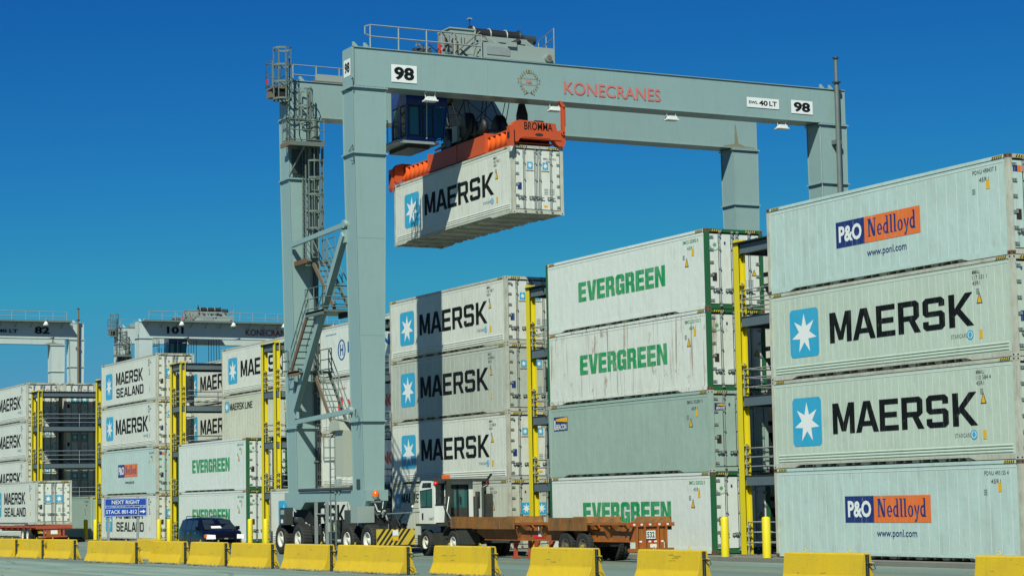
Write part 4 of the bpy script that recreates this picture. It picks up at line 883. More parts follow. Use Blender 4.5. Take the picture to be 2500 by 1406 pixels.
    for x0 in (0, -7.37):
        for yy in (6.2, 12.4, 18.6): part('weld_seam', MB().box(x0-.02, x0-.012, yy-.02, yy+.02, Z0+.03, Z1-.03, kp), t)
        for zz, ya, yb in ((9.0, .22, 1.24), (13.0, .13, 1.34)): part('weld_seam', MB().box(x0-.002, x0+.006, ya, yb, zz-.015, zz+.015, kp), t)
    part('rust_stain', MB().flat([([(22.75, 19.34), (24.75, 19.34), (24.72, 19.40), (24.1, 19.43), (23.75, 19.55), (23.62, 20.5), (23.56, 20.5), (23.52, 19.52), (23.0, 19.42)], [])], face('E', -7.385, 0, 0), 'stain'), t)
    b = MB(); b.path([(-.5, .05, 19.5), (.07, -.02, 19.6), (.1, -.02, 19.1), (-.6, -.05, 19.2)], .015, 'blk', 4); b.path([(-.5, .0, 16.6), (.05, -.05, 16.8), (.08, -.02, 16.1), (-.2, -.05, 16.2)], .015, 'blk', 4); b.path([(-.6, .2, 5.7), (-.2, .05, 6.0), (.06, .1, 5.6), (-.1, .05, 5.1)], .015, 'blk', 4)
    b.path([(.04, YL-2.05+.55, 19.1), (.05, YL-1.5, 18.4), (.05, YL-1.45, 14), (.05, YL-1.4, 12.0)], .02, 'galv', 4)
    part('cable', b, t)
    if num == '98':
        part('number_plate', plate_text(1.17, .74, '98', 0, .92, .56, .045), t, (.006, 1.74, 19.57)); part('number_plate', plate_text(1.2, .62, '98', 0, .92, .46, .045), t, (.006, 21.8, 19.64))
        b = MB(); b.flat(rect(0, 0, .72, .72), face('S', 0, 0, 0), 'plate'); put_text(b, text('98', .52, .46, .045), face('S', .1, -.004, .13), 'black'); part('number_plate', b, t, (-.92, -.008, 19.75))
        b = MB(); b.flat(rect(0, 0, 1.76, .46), face('E', 0, 0, 0), 'plate'); put_text(b, text('SWL', .50, .14, .03), face('E', .004, .1, .16), 'black'); put_text(b, text('40', .48, .24, .035), face('E', .004, .66, .11), 'black'); put_text(b, text('LT', .42, .22, .03), face('E', .004, 1.22, .12), 'black'); part('load_plate', b, t, (.006, 19.37, 19.76))
        b = MB(); put_text(b, text('KONECRANES', 4.88, .56, .012), face('E', 0, 0, 0), 'red'); part('lettering', b, t, (.006, 9.92, 19.66))
        part('emblem', emblem_mb(), t, (.006, 8.2, 20.05))
        for i in range(4): part('floodlight', lamp_mb, t, (-.1, 3.55+i*5.92, 18.93), key=('lamp',))
        b = MB(); b.box(-2.9, -2.0, .25, .85, 3.3, 5.2, 'boxgrey'); b.prism([(-3.25, 5.2), (-2.0, 5.2), (-2.1, 5.55), (-2.9, 5.65), (-3.2, 5.5)], 'y', .1, .8, 'boxgrey'); b.box(-2.9, -2.8, .2, .3, 2.6, 3.2, 'boxl'); b.box(-2.5, -2.4, .2, .3, 2.6, 3.2, 'boxl'); b.box(-3.12, -3.1, .3, .5, 4.2, 4.4, 'blk'); part('electrical_cabinet', b, t)
        part('electrical_cabinet', MB().box(-.1, .6, -.26, .48, 1.39, 2.05, 'boxl'), t)
        part('electrical_cabinet', MB().box(-8.3, -7.6, -.2, .15, 1.3, 2.05, 'steel').box(-8.15, -7.75, -.215, -.2, 1.75, 1.95, 'boxl').box(-8.1, -7.9, -.218, -.2, 1.38, 1.54, 'plate'), t)
        part('vent_grille', MB().box(-.7, -.35, .26, .3, 2.75, 3.15, 'steel'), t)
        b = MB(); b.box(.3, .8, .45, .7, 2.2, 2.24, 'galv'); b.tube((.6, .55, 2.0), (.6, .55, 2.35), .02, 'blk', 5); b.lathe((.6, .55, 2.42), (0, 0, 1), [(0, .14), (.1, .14), (.2, .11), (.26, .05), (.27, 0)], 'amber', 14); b.lathe((.6, .55, 2.32), (0, 0, 1), [(0, .1), (.1, .15)], 'boxl', 14); part('beacon_light', b, t)
        b = MB(); b.box(.8, .86, -.35, 1.3, .45, 1.08, 'hazy')
        for i in range(9):
            a = -.5+i*.21
            lo = max(-.35, a); hi = min(1.3, a+.5)
            pts = [(a, .45), (a+.11, .45), (a+.58, 1.08), (a+.47, 1.08)]
            if a < -.35 or a+.58 > 1.3: continue
            b.flat([(pts, [])], face('E', .864, 0, 0), 'hazb')
        b.flat([([(-.35, .54), (-.35, .70), (-.065, 1.08), (.06, 1.08)], [])], face('E', .864, 0, 0), 'hazb'); b.flat([([(.99, .45), (1.10, .45), (1.3, .72), (1.3, .87)], [])], face('E', .864, 0, 0), 'hazb')
        b.flat(rect(.33, .82, .58, 1.04), face('E', .868, 0, 0), 'plate'); b.flat(rect(.33, .62, .58, .80), face('E', .868, 0, 0), 'yellowd')
        b.box(.1, .8, .2, .3, .7, .8, 'steel'); b.v = [(p[0]+1.0, p[1]+.38, p[2]+.05) for p in b.v]; part('bumper_board', b, t)
        b = MB(); b.bar((1.0, .5, 1.72), (2.6, 1.5, 1.78), .25, .04, 'craned'); rnd = random.Random(3)
        for i in range(14): p = Vector((.9+rnd.random()*1.0, .5+rnd.random()*.8, 1+rnd.random()*.8)); b.tube(p, p+Vector((rnd.uniform(-.4, .4), .1, rnd.uniform(-.4, .4))), .035, rnd.choice(['blk', 'blk', 'galv', 'steel']), 6)
        b.box(1.0, 1.6, .7, 1.2, 1.0, 1.5, 'blk'); part('drive_unit', b, t)
        b = MB(); b.box(-4.8, -3.4, .5, 1.0, .7, 1.5, 'steel'); b.box(-3.9, -3.6, .2, .5, 1.0, 1.4, 'boxgrey'); b.box(-5.4, -1.9, .4, 1.1, .45, .55, 'blk'); b.box(-2.6, -1.9, .5, 1.1, .6, 1.9, 'steel')
        for x in (-5.0, -3.75): b.box(x, x+.1, .12, .24, .5, 2.25, 'galv')
        b.tube((-4.95, .2, 1.75), (-3.7, .2, 1.75), .03, 'galv', 5); part('generator', b, t)
    else:
        put = lambda y, z, s, w_, h_, k: part('lettering', put_text(MB(), text(s, w_, h_, .035 if k == 'black' else .012), face('E', 0, 0, 0), k), t, (.035, y, z))
        if num == '101': put(3.0, 19.75, '101', 1.75, .72, 'black'); put(11.4, 19.7, 'KONECRANES', 5.2, .65, 'dred')
        else: put(YL-5.0, 19.75, '82', 1.5, .72, 'black'); put(YL-8.6, 19.8, '40 LT', 1.9, .35, 'black'); put(YL-9.7, 19.85, 'SWL', .9, .16, 'black')
        for i in range(4): part('floodlight', lambda: MB().lathe((0, 0, 0), (0, 0, -1), [(0, .1), (.1, .16), (.4, .34), (.42, 0)], 'lampw', 14).tube((0, 0, 0), (0, 0, .35), .05, 'galv', 6).tube((0, 0, .35), (-.3, 0, .3), .04, 'galv', 6), t, (1.15, 4.2+i*5.5, 20.9), key=('lampb',))
    return t
K98 = 1.021; C98 = (-21.83, -5.81, -.163)
crane(C98, 'large light grey gantry crane with white 98 plates spanning the container stacks', '98', 'crane').scale = (K98,)*3
trolley(C98, 'trolley with winch drum and dark blue cab on the large near crane', True, k_=K98)
C101 = (-144.9, 22.4, G0)
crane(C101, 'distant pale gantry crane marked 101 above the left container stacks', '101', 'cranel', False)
trolley(C101, 'trolley with black drum and blue cab on the distant crane marked 101', False, .6)
C82 = (-148.3, 17.8-YL, G0)
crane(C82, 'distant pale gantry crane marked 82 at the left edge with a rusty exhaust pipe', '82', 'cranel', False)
# ---------------------------------------------------------------- spreader
sp = thing('container_spreader', 'orange lifting spreader gripping the hanging container', 'spreader', (HU, HV, HZ+H_), 0)
def end_beam(x0, txt):
    b = MB(); k = 'sporange'; x1 = x0+.32
    prof = [(0, .12), (.25, .12), (.32, .25), (.5, .33), (1.75, .33), (1.95, .26), (2.08, .1), (2.2, .02), (2.44, .02), (2.5, .2), (2.5, .62), (2.3, .72), (2.12, .68), (2.05, .98), (.35, 1.05), (.1, .98), (-.05, .8), (-.05, .2)]
    b.prism(prof, 'x', x0, x1, k)
    b.flat(disc(1.25, .46, .20, .07, 16), face('E', x1+.004, 0, 0), 'gasket_gap'); b.tube((x0+.05, 2.38, .6), (x1+.08, 2.38, .6), .10, k, 12); b.tube((x1+.08, 2.38, .6), (x1+.09, 2.38, .6), .04, 'blk', 8)  # flat black disc paints the shade of the oval hole
    b.box(x0, x1+.03, .45, 2.3, .27, .30, k); b.box(x0+.08, x1-.05, 1.1, 1.5, 1.0, 1.08, 'blk')
    return b
e = part('end_beam', end_beam(12.0, 1), sp)
part('lettering', put_text(MB(), text('BROMMA', 1.35, .34, .012), face('E', 0, 0, 0), 'black'), e, (12.326, .54, .64))
e = part('end_beam', end_beam(-.12, 0), sp)
b = MB(); b.box(3.3, 9.1, .30, 2.14, .18, .95, 'sporange'); b.box(3.25, 3.33, .26, 2.18, .14, 1.0, 'sporange'); b.box(6.2, 6.26, .28, 2.16, .16, .97, 'sporange'); b.box(9.05, 9.13, .26, 2.18, .14, 1.0, 'sporange'); b.box(3.3, 9.1, .25, .30, .14, .2, 'sporange')
part('main_frame', b, sp)
def arm(x0, x1):
    b = MB(); n = int((x1-x0)/.12)
    for y, s_ in ((.42, 1), (1.95, -1)):
        v = []; fs = []
        for i in range(n+1):
            x = x0+(x1-x0)*i/n; d = .05*sin(i*pi/2.0)
            v += [(x, y+d, .16), (x, y+d, .78), (x, y+d+s_*.1, .78), (x, y+d+s_*.1, .16)]
        for i in range(n):
            for q in range(4): a = i*4; fs.append((a+q, a+(q+1) % 4, a+4+(q+1) % 4, a+4+q))
        b.add(v, fs, 'sporange2', True)
    b.box(x0, x1, .36, 2.05, .10, .16, 'sporange'); b.box(x0, x1, .40, 2.0, .78, .84, 'sporange'); return b
part('telescopic_arm', arm(9.13, 12.0), sp); part('telescopic_arm', arm(.2, 3.25), sp)
def flipper(x, y, down, tip):
    b = MB()
    if down: b.box(x-.15, x+.15, y-.10, y+.08, -.12, .75, 'sporange'); b.box(x-.1, x+.1, y-.12, y-.1, .25, .5, 'blk'); b.hexa([(x-.12, y-.06, -.32), (x+.12, y-.06, -.32), (x+.12, y-.02, -.32), (x-.12, y-.02, -.32)], [(x-.16, y-.12, -.12), (x+.16, y-.12, -.12), (x+.16, y+.04, -.12), (x-.16, y+.04, -.12)], tip)
    else: b.box(x-.08, x+.08, y-.11, y+.02, .55, 1.72, 'sporange'); b.box(x-.05, x+.03, y+.02, y+.07, .9, 1.75, 'blk'); b.prism([(y-.11, 1.72), (y+.04, 1.60), (y+.04, 1.80), (y-.20, 2.0), (y-.25, 1.96)], 'x', x-.08, x+.08, 'sporange')
    return b
part('guide_arm', flipper(12.3, -.1, True, 'plate'), sp); part('guide_arm', flipper(12.3, 2.45, False, 'sporange'), sp)
part('guide_arm', flipper(-.02, -.1, True, 'tred'), sp); part('guide_arm', flipper(-.02, 2.45, True, 'tred'), sp)
b = MB(); b.box(4.2, 8.3, .5, 1.95, .97, 1.35, 'blk'); b.box(5.2, 5.6, .3, .5, 1.0, 1.3, 'steel'); b.box(5.9, 6.4, .25, .5, 1.1, 1.8, 'boxl'); b.box(7.3, 7.5, .4, .6, 1.2, 1.6, 'boxgrey'); b.tube((3.6, .5, 1.15), (6.8, .3, 1.15), .06, 'steel', 6); b.box(5.0, 7.6, .4, 2.0, 1.3, 1.42, 'blk')
hb = part('headblock', b, sp)
for x, r_ in ((5.1, .40), (7.1, .62)):
    for y in (.45, 2.0): part('sheave', MB().lathe((x, y-.1, 1.65 if r_ > .5 else 1.5), (0, 1, 0), [(0, 0), (0, r_), (.08, r_*.93), (.12, r_*.93), (.2, r_), (.2, 0)], 'blk', 22), hb)
for x in (7.9, 8.5): part('sheave', MB().lathe((x, .4, 1.4), (0, 1, 0), [(0, 0), (0, .35), (.2, .35), (.2, 0)], 'blk', 18), hb)
# ---------------------------------------------------------------- road barriers
def barrier_mb(Lb, seed):
    rnd = random.Random(seed); b = MB(); h = .87
    half = [(.305, 0), (.305, .05), (.30, .07), (.178, .34), (.165, .38), (.115, h-.03), (.095, h)]
    prof = [(-a, z) for a, z in half]+[(a, z) for a, z in reversed(half)]   # y, z
    xs = [0]+[.03]+[Lb*i/12 for i in range(1, 12)]+[Lb-.03, Lb]; n = len(prof); v = []
    for i, x in enumerate(xs):
        e = .985 if i in (0, len(xs)-1) else 1
        for j, (y, z) in enumerate(prof):
            jit = rnd.uniform(-.012, .012) if j in (0, n-1) else rnd.uniform(-.003, .003)
            zz = z*e if z > 0 else max(0, rnd.uniform(-.02, .025))
            v.append((x, y*e+jit, zz))
    fs = [(i*n+j, (i+1)*n+j, (i+1)*n+j+1, i*n+j+1) for i in range(len(xs)-1) for j in range(n-1)]
    fs += [tuple(range(n)), tuple((len(xs)-1)*n+j for j in reversed(range(n)))]
    b.add(v, fs, 'barrier')
    for q in range(rnd.randint(2, 5)):      # dark scuffs and chips on the road side face
        x = rnd.uniform(.3, max(.5, Lb-1.0)); z = rnd.uniform(.40, .80); l = rnd.uniform(.05, .4); yy = -(.165-(z-.38)*.109)-.004
        b.add([(x, yy, z), (x+l, yy+.0, z+rnd.uniform(-.02, .02)), (x+l*.9, yy+.002, z+rnd.uniform(.012, .03)), (x+.05, yy+.002, z+.015)], [(0, 1, 2, 3)], 'scuff')
    return b
def loop_mb():
    b = MB(); b.tube((.012, 0, .03), (.012, 0, .84), .016, 'steel', 6); b.box(-.0, .012, -.05, .05, .02, .84, 'gasket_gap')  # black strip paints the shade of the end slot behind the pin
    for z in (.18, .60): b.path([(.0, -.03, z+.05), (.05, -.05, z+.07), (.1, .10, z+.03), (.09, .16, z-.06), (.05, .12, z-.1), (.01, .03, z+.02)], .010, 'steel', 5)
    b.bar((-.01, -.05, .66), (.05, .14, .66), .03, .02, 'hazy'); return b
def eye_mb():
    b = MB(); pts = [(0.05*cos(radians(t)), 0, .04+.045*sin(radians(t))) for t in range(-30, 211, 30)]; return b.path(pts, .010, 'yellow', 6)
BR = [(-41.14, -16.32, 4.58), (-39.16, -15.95, 5.65), (-35.72, -15.42, 5.62), (-27.51, -15.71, 7.14), (-28.47, -13.33, 3.47), (-22.53, -14.51, 4.95), (-17.98, -14.44, 4.88), (-13.75, -14.31, 5.08), (-9.04, -14.08, 4.87), (-4.81, -13.87, 6.1), (0.27, -12.82, 4.81), (5.92, -12.46, 4.65), (11.43, -12.25, 4.18), (17.59, -11.96, 4.24), (23.87, -11.56, 3.73)]
BL = ['leftmost, cut by the photo edge', 'second from the left edge of the photo', 'third from the left, in front of the container trailer', 'long one in front of the blue road sign', 'set back behind its neighbours under the road sign', 'just left of the dark car', 'in front of the dark car', 'just right of the dark car', 'left one below the crane wheels', 'longest one in front of the striped crane board', 'in front of the yard tractor', 'in front of the orange chassis wheels', 'in front of the chassis tail', 'below the rightmost container stack', 'rightmost, cut by the photo edge']
bang = math.atan(.058)
for i, ((x, y, l), lb) in enumerate(zip(BR, BL)):
    Lb = max(2.6, l-(1.75 if i < 8 else 1.45))
    t = thing('concrete_barrier', 'yellow concrete road barrier, '+lb, 'barrier', (x, y+.30, G0), bang, 'yellow concrete barriers along the road')
    part('barrier_body', barrier_mb(Lb, i), t); part('steel_joint', loop_mb, t, (Lb, 0, 0), key=('lp',))
    for q in (.22, .78): part('lifting_eye', eye_mb, t, (Lb*q, 0, .86), key=('ey',))
# ---------------------------------------------------------------- bollards
BO = [(-2.46, 'leftmost of the two between the rightmost stacks'), (.05, 'rightmost, right beside the rightmost stack'), (-79.7, 'beside the left edge of the stack with the blue sign'), (-82.1, 'furthest left, in front of the shaded gap'), (-65.77, 'behind the right post of the blue road sign'), (-63.8, 'against the left rear of the dark car'), (-49.56, 'first one right of the dark car'), (-47.16, 'nearest to the left crane wheels')]
for x, lb in BO:
    b = MB(); b.lathe((0, 0, 0), (0, 0, 1), [(0, .14), (1.29, .14), (1.33, .12), (1.35, .06), (1.355, 0)], 'yellow', 18)
    o = part('bollard', b, None, (x, -.42, 0)); tag(o, 'round yellow steel bollard, '+lb, 'bollard', 'yellow bollards along the container pad')
# ---------------------------------------------------------------- road sign
sg = thing('road_sign', 'blue two panel road sign with white lettering on two grey posts', 'road sign', (-62.0, -4.95, G0), 0)
for y in (.28, 2.05): part('post', MB().box(-.05, .05, y-.07, y+.07, 0, 2.85, 'galv'), sg)
b = MB(); b.box(.06, .08, .02, 2.58, 2.31, 2.80, 'signblue'); b.flat([([(.05, 2.34), (2.55, 2.34), (2.55, 2.77), (.05, 2.77)], [[(.07, 2.36), (2.53, 2.36), (2.53, 2.75), (.07, 2.75)]])], face('E', .083, 0, 0), 'plate'); put_text(b, text('NEXT RIGHT', 1.68, .22, .012), face('E', .083, .46, 2.45), 'plate'); part('sign_panel', b, sg)
b = MB(); b.box(.06, .08, .0, 2.6, 1.72, 2.28, 'signblue'); b.flat([([(.03, 1.75), (2.57, 1.75), (2.57, 2.25), (.03, 2.25)], [[(.05, 1.77), (2.07, 1.77), (2.07, 2.23), (.05, 2.23)], [(2.09, 1.77), (2.55, 1.77), (2.55, 2.23), (2.09, 2.23)]])], face('E', .083, 0, 0), 'plate')
put_text(b, text('STACK 801-812', 1.86, .22, .012), face('E', .083, .12, 1.89), 'plate'); b.flat([([(2.16, 1.96), (2.34, 1.96), (2.34, 1.88), (2.5, 2.0), (2.34, 2.12), (2.34, 2.04), (2.16, 2.04)], [])], face('E', .083, 0, 0), 'plate'); part('sign_panel', b, sg)
part('base', MB().box(-.3, .3, 1.65, 2.6, -.01, .36, 'conc'), sg)
# ---------------------------------------------------------------- chassis with wheels
def wheel_at(parent, x, y, r_, side, key='truck'):
    part('wheel', lambda: wheel_mb(.52, .30, 'rim' if key == 'truck' else 'blkrim', 28), parent, (x, y, r_), rot=(0, 0, 0 if side < 0 else pi), key=('wh', key))
MT['blkrim'] = mat('dirty_rim', (.12, .09, .06), .7, dirt=.5, scale=4)
bc = thing('trailer_chassis', 'empty orange skeletal chassis with flared wooden looking side guides numbered 532', 'trailer', (-17.9, -3.4, G0)); bc.scale = (1, .74, 1)
b = MB(); k = 'torange'
for y in (.35, 1.95):   # main beams
    b.prism([(0, 1.12), (0, 1.34), (14, 1.30), (14, .70), (2.6, .70), (1.8, .98), (.4, 1.05)], 'y', y-.01, y+.01, k)
    b.box(0, 14, y-.1, y+.1, 1.30, 1.345, k); b.box(2.6, 14, y-.1, y+.1, .69, .72, k)
b.box(.2, 14, .0, .10, 1.28, 1.33, k); b.box(.2, 14, 2.2, 2.3, 1.28, 1.33, k)
for i in range(14): b.box(.6+i*1.0, .68+i*1.0, .05, 2.25, 1.16, 1.30, k)
for x in (3.6, 5.4, 7.4, 10.6, 12.2):   # flared gussets below the deck edge
    for y, s_ in ((.34, -1), (1.96, 1)):
        b.add([(x, y, .74), (x+.9, y, .74), (x+.9, y+s_*.02, 1.28), (x, y+s_*.33, 1.28)], [(0, 1, 2, 3)], k); b.add([(x, y, .74), (x, y+s_*.33, 1.28), (x, y, 1.28)], [(0, 1, 2)], k)
part('frame', b, bc)
def guide(x0, x1, y, s_, z):     # wedge: upright outer face, inner face sloping down to the deck
    b = MB(); o = -s_*.34
    A = [(x0, min(y, y+o), 1.346), (x1, min(y, y+o), 1.346), (x1, max(y, y+o), 1.346), (x0, max(y, y+o), 1.346)]
    yt = (y, y+o*.2); T = [(x0+.12, min(yt), z), (x1-.12, min(yt), z), (x1-.12, max(yt), z), (x0+.12, max(yt), z)]
    b.hexa(A, T, 'tpanel'); ya, yb = sorted((y, y+s_*.04)); b.box(x0+.02, x1-.02, ya, yb, z-.46, z, 'tpanel')
    for q in (.02, .33, .66, .98): xx = x0+(x1-x0)*q; yc, yd = sorted((y+s_*.04, y+s_*.055)); b.box(xx-.03, xx+.03, yc, yd, z-.46, z-.02, k)
    return b
for x0, x1, y, s_, z in ((0, 2.0, .0, -1, 1.60), (2.02, 5.6, -.02, -1, 1.58), (8.3, 11.2, -.02, -1, 1.54), (1.5, 4.6, 2.32, 1, 1.58), (7.0, 10.6, 2.32, 1, 1.55), (11.7, 14.0, 2.32, 1, 1.55)):
    part('side_guide', guide(x0, x1, y, s_, z), bc)
b = MB(); x = 14.0
b.box(x, x+.08, -.1, 2.45, 1.22, 1.35, k); b.box(x-.05, x+.14, .0, 2.35, .36, .48, k); b.box(x-.03, x+.02, .45, 1.9, .48, 1.24, k)
for y in (.42, .85, 1.55, 2.0): b.box(x, x+.10, y-.04, y+.04, .48, 1.24, k)
for y0 in (.1, .5, .95, 1.45, 1.9): b.flat(rect(y0, 1.26, y0+.12, 1.32), face('E', x+.084, 0, 0), 'redl'); b.flat(rect(y0+.12, 1.26, y0+.24, 1.32), face('E', x+.084, 0, 0), 'plate')
for y0 in (.46, .95, 1.25, 1.62): b.flat(rect(y0, .68, y0+.12, .74), face('E', x+.03, 0, 0), 'redl'); b.flat(rect(y0+.12, .68, y0+.26, .74), face('E', x+.03, 0, 0), 'plate')
b.flat(rect(1.15, .5, 1.5, .62), face('E', x+.03, 0, 0), 'plate'); part('rear_bumper', b, bc)
b = MB(); b.flat(rect(.92, .8, 1.42, 1.08), face('E', 14.06, 0, 0), 'plate'); put_text(b, text('532', .40, .2, .025), face('E', 14.064, .97, .84), 'black'); part('number_plate', b, bc)
b = MB(); b.flat(rect(7.0, .85, 7.5, 1.3), face('S', 0, .32, 0), 'plate'); put_text(b, text('532', .4, .24, .025), face('S', 7.05, .316, .98), 'black'); b.flat(rect(6.6, .8, 7.6, .9), face('S', 0, .322, 0), 'redl'); part('number_plate', b, bc)
for x in (4.7, 5.9):
    for y in (.5, 1.7): part('landing_leg', MB().box(x, x+.14, y, y+.14, .1, 1.2, 'tred').box(x-.12, x+.26, y-.08, y+.2, .02, .1, 'tred').bar((x+.07, y+.07, .35), (x+.8, y+.07, 1.1), .06, .08, 'tred'), bc)
for x in (9.45, 10.75):
    b = MB(); b.tube((x, .2, .52), (x, 2.1, .52), .07, 'blk', 8); b.box(x-.5, x+.5, .6, 1.7, .5, .75, 'blk'); ax = part('axle', b, bc)
    for y, s_ in ((.16, -1), (.5, -1), (1.8, 1), (2.14, 1)): wheel_at(ax, x, y, .52, s_, 'trailer')
part('mudguard', MB().box(8.8, 11.5, .3, 2.0, 1.08, 1.12, 'blk').box(8.9, 9.1, .9, 1.4, .4, 1.1, 'blk'), bc)
# ---------------------------------------------------------------- terminal tractor
tt = thing('terminal_tractor', 'white single seat cab yard tractor numbered 1647 with black frame facing left', 'yard tractor', (-21.15, -3.4, G0))
b = MB(); b.box(.1, 5.2, .75, 1.6, .55, .95, 'truckd'); b.box(-.15, .05, .05, 2.35, .45, .85, 'truckd'); b.box(1.15, 2.3, .15, .6, .45, .95, 'truckd'); b.box(1.15, 2.3, 1.8, 2.3, .45, .95, 'truckd')
b.box(-.2, 2.1, .0, 2.4, 1.22, 1.32, 'truckd'); b.box(.3, .9, .9, 1.5, .85, 1.25, 'blk'); b.box(4.2, 5.0, .15, 2.25, 1.0, 1.1, 'truckd'); b.box(3.9, 5.1, .6, 1.8, 1.1, 1.25, 'blk'); part('chassis_frame', b, tt)
# cab: white, windscreen towards -x, near side wall at y=.05, rear wall at x=1.5
b = MB()
pr_ = [(.0, 1.32), (1.5, 1.32), (1.5, 3.05), (.30, 3.08), (.08, 2.92), (-.06, 2.2)]
for y0, y1 in ((.07, .13), (1.77, 1.83)): b.prism(pr_, 'y', y0, y1, 'truckw')
b.hexa([(0, .13, 1.32), (.04, .13, 1.32), (.04, 1.77, 1.32), (0, 1.77, 1.32)], [(-.06, .13, 2.15), (-.02, .13, 2.15), (-.02, 1.77, 2.15), (-.06, 1.77, 2.15)], 'truckw')
b.box(.3, 1.5, .13, 1.77, 3.0, 3.06, 'truckw'); b.box(1.44, 1.5, .13, .62, 1.32, 2.1, 'truckw'); b.box(1.44, 1.5, .13, .62, 2.92, 3.0, 'truckw'); b.box(1.44, 1.5, .54, .62, 2.1, 2.92, 'truckw'); b.box(1.44, 1.5, .62, 1.77, 2.9, 3.0, 'truckw'); b.box(1.44, 1.5, 1.62, 1.77, 1.32, 2.9, 'truckw'); b.box(0, 1.5, .13, 1.77, 1.32, 1.36, 'truckd'); b.box(.6, 1.0, .6, 1.2, 1.4, 2.2, 'blk')
cabt = part('cab', b, tt)
part('window', MB().prism([(.20, 2.02), (1.25, 2.02), (1.25, 2.66), (1.18, 2.70), (.13, 2.62)], 'y', .055, .069, 'glassg').prism([(.15, 1.97), (1.3, 1.97), (1.3, 2.75), (.1, 2.67)], 'y', .062, .0695, 'blk').box(.75, .80, .05, .062, 2.02, 2.66, 'blk'), cabt)
part('window', MB().prism([(.32, 2.80), (1.22, 2.80), (1.22, 2.99), (.42, 2.99)], 'y', .055, .069, 'glass'), cabt)
part('window', MB().box(1.46, 1.48, .13, .54, 2.1, 2.92, 'glass').box(1.5, 1.52, .10, .60, 2.06, 2.11, 'blk').box(1.5, 1.52, .10, .60, 2.90, 2.95, 'blk'), cabt)
part('windscreen', MB().hexa([(-.075, .2, 2.2), (-.055, .2, 2.2), (-.055, 1.7, 2.2), (-.075, 1.7, 2.2)], [(.06, .2, 2.9), (.08, .2, 2.9), (.08, 1.7, 2.9), (.06, 1.7, 2.9)], 'glass'), cabt)
dr = part('rear_door', MB().box(1.46, 1.50, .62, 1.62, 1.36, 1.95, 'truckd').box(1.46, 1.52, .62, .68, 1.36, 2.9, 'blk').box(1.46, 1.52, 1.08, 1.16, 1.36, 2.9, 'blk').box(1.46, 1.52, 1.56, 1.62, 1.36, 2.9, 'blk').box(1.46, 1.52, .62, 1.62, 2.72, 2.9, 'blk'), cabt)
for y0, y1 in ((.68, 1.08), (1.16, 1.56)): part('pane', MB().box(1.47, 1.485, y0, y1, 1.95, 2.72, 'glassg'), dr)
part('handle', MB().path([(1.53, 1.2, 2.2), (1.57, 1.2, 2.22), (1.57, 1.2, 2.48), (1.53, 1.2, 2.5)], .015, 'blk'), dr)
part('side_number', put_text(MB(), text('1647', .48, .13, .004), face('S', .95, .066, 1.45), 'black'), cabt)
part('handle', MB().box(.32, .42, .04, .07, 1.5, 1.75, 'blk'), cabt)
part('air_cleaner', MB().tube((1.7, 1.95, 1.9), (1.7, 1.95, 2.6), .1, 'truckd', 10), cabt)
b = MB(); b.box(1.60, 1.78, .52, .70, .95, 3.08, 'truckd'); b.prism([(.40, .8), (.75, .8), (.72, 1.6), (.55, 2.4), (.52, 2.4), (.46, 1.6)], 'x', 1.62, 1.74, 'truckd'); b.box(2.0, 2.14, 2.0, 2.14, 1.0, 3.0, 'truckd'); b.box(1.55, 1.75, -.05, 2.42, 3.04, 3.13, 'truckd'); b.box(1.70, 2.2, 1.9, 2.2, 3.0, 3.06, 'truckd'); part('roll_frame', b, tt)
b = MB(); b.tube((2.3, 1.9, 1.2), (2.3, 1.9, 2.75), .06, 'steel', 10); b.tube((2.3, 1.9, 2.75), (2.35, 2.1, 2.85), .05, 'steel', 8); b.tube((2.35, 2.1, 2.85), (2.35, 2.1, 3.1), .05, 'blk', 8); b.tube((2.35, 2.1, 3.1), (2.5, 2.2, 3.3), .05, 'blk', 8); b.tube((2.25, 1.6, 1.2), (2.25, 1.6, 2.4), .11, 'truckd', 10); b.box(2.1, 2.5, 1.95, 2.25, 1.0, 2.5, 'truckd'); part('exhaust_pipe', b, tt)
for y in (.02, 2.36): part('marker_light', MB().lathe((1.76, y, 2.94), (1, 0, 0), [(0, .09), (.05, .09), (.08, .05), (.09, 0)], 'redl', 12), tt)
part('beacon_light', MB().box(1.35, 1.6, .5, .75, 3.12, 3.3, 'amber'), tt)
part('mirror', MB().box(-.38, -.2, -.14, -.04, 2.12, 2.62, 'truckd').box(-.36, -.22, -.145, -.14, 2.16, 2.58, 'glassg').path([(-.1, .1, 2.66), (-.2, -.1, 2.66), (-.2, -.1, 1.95), (-.05, .1, 1.95)], .015, 'truckd').lathe((-.22, -.12, 2.02), (.3, -1, 0), [(0, .0), (.0, .07), (.04, .05), (.05, 0)], 'plate', 10), tt)
part('headlight', MB().tube((.15, .25, 1.0), (.02, .25, 1.0), .1, 'blk', 10), tt)
b = MB(); b.path([(2.0, .3, 2.4), (2.15, .2, 2.0), (2.3, .3, 1.4), (2.6, .5, 1.3)], .025, 'blk'); b.path([(2.0, .5, 2.4), (2.2, .3, 1.8), (2.4, .5, 1.3)], .02, 'galv'); part('air_hose', b, tt)
for y0, y1 in ((0.0, .62), (1.78, 2.4)):
    b = MB(); pts = [(2.35+.75*(1-cos(radians(t))), .62+.6*sin(radians(t))) for t in range(20, 181, 20)]
    for p, q in zip(pts, pts[1:]): b.hexa([(p[0], y0, p[1]), (q[0], y0, q[1]), (q[0], y1, q[1]), (p[0], y1, p[1])], [(p[0], y0, p[1]+.03), (q[0], y0, q[1]+.03), (q[0], y1, q[1]+.03), (p[0], y1, p[1]+.03)], 'truckd')
    b.box(3.75, 4.6, y0+.02, y1-.02, .5, 1.1, 'truckd'); part('mudguard', b, tt)
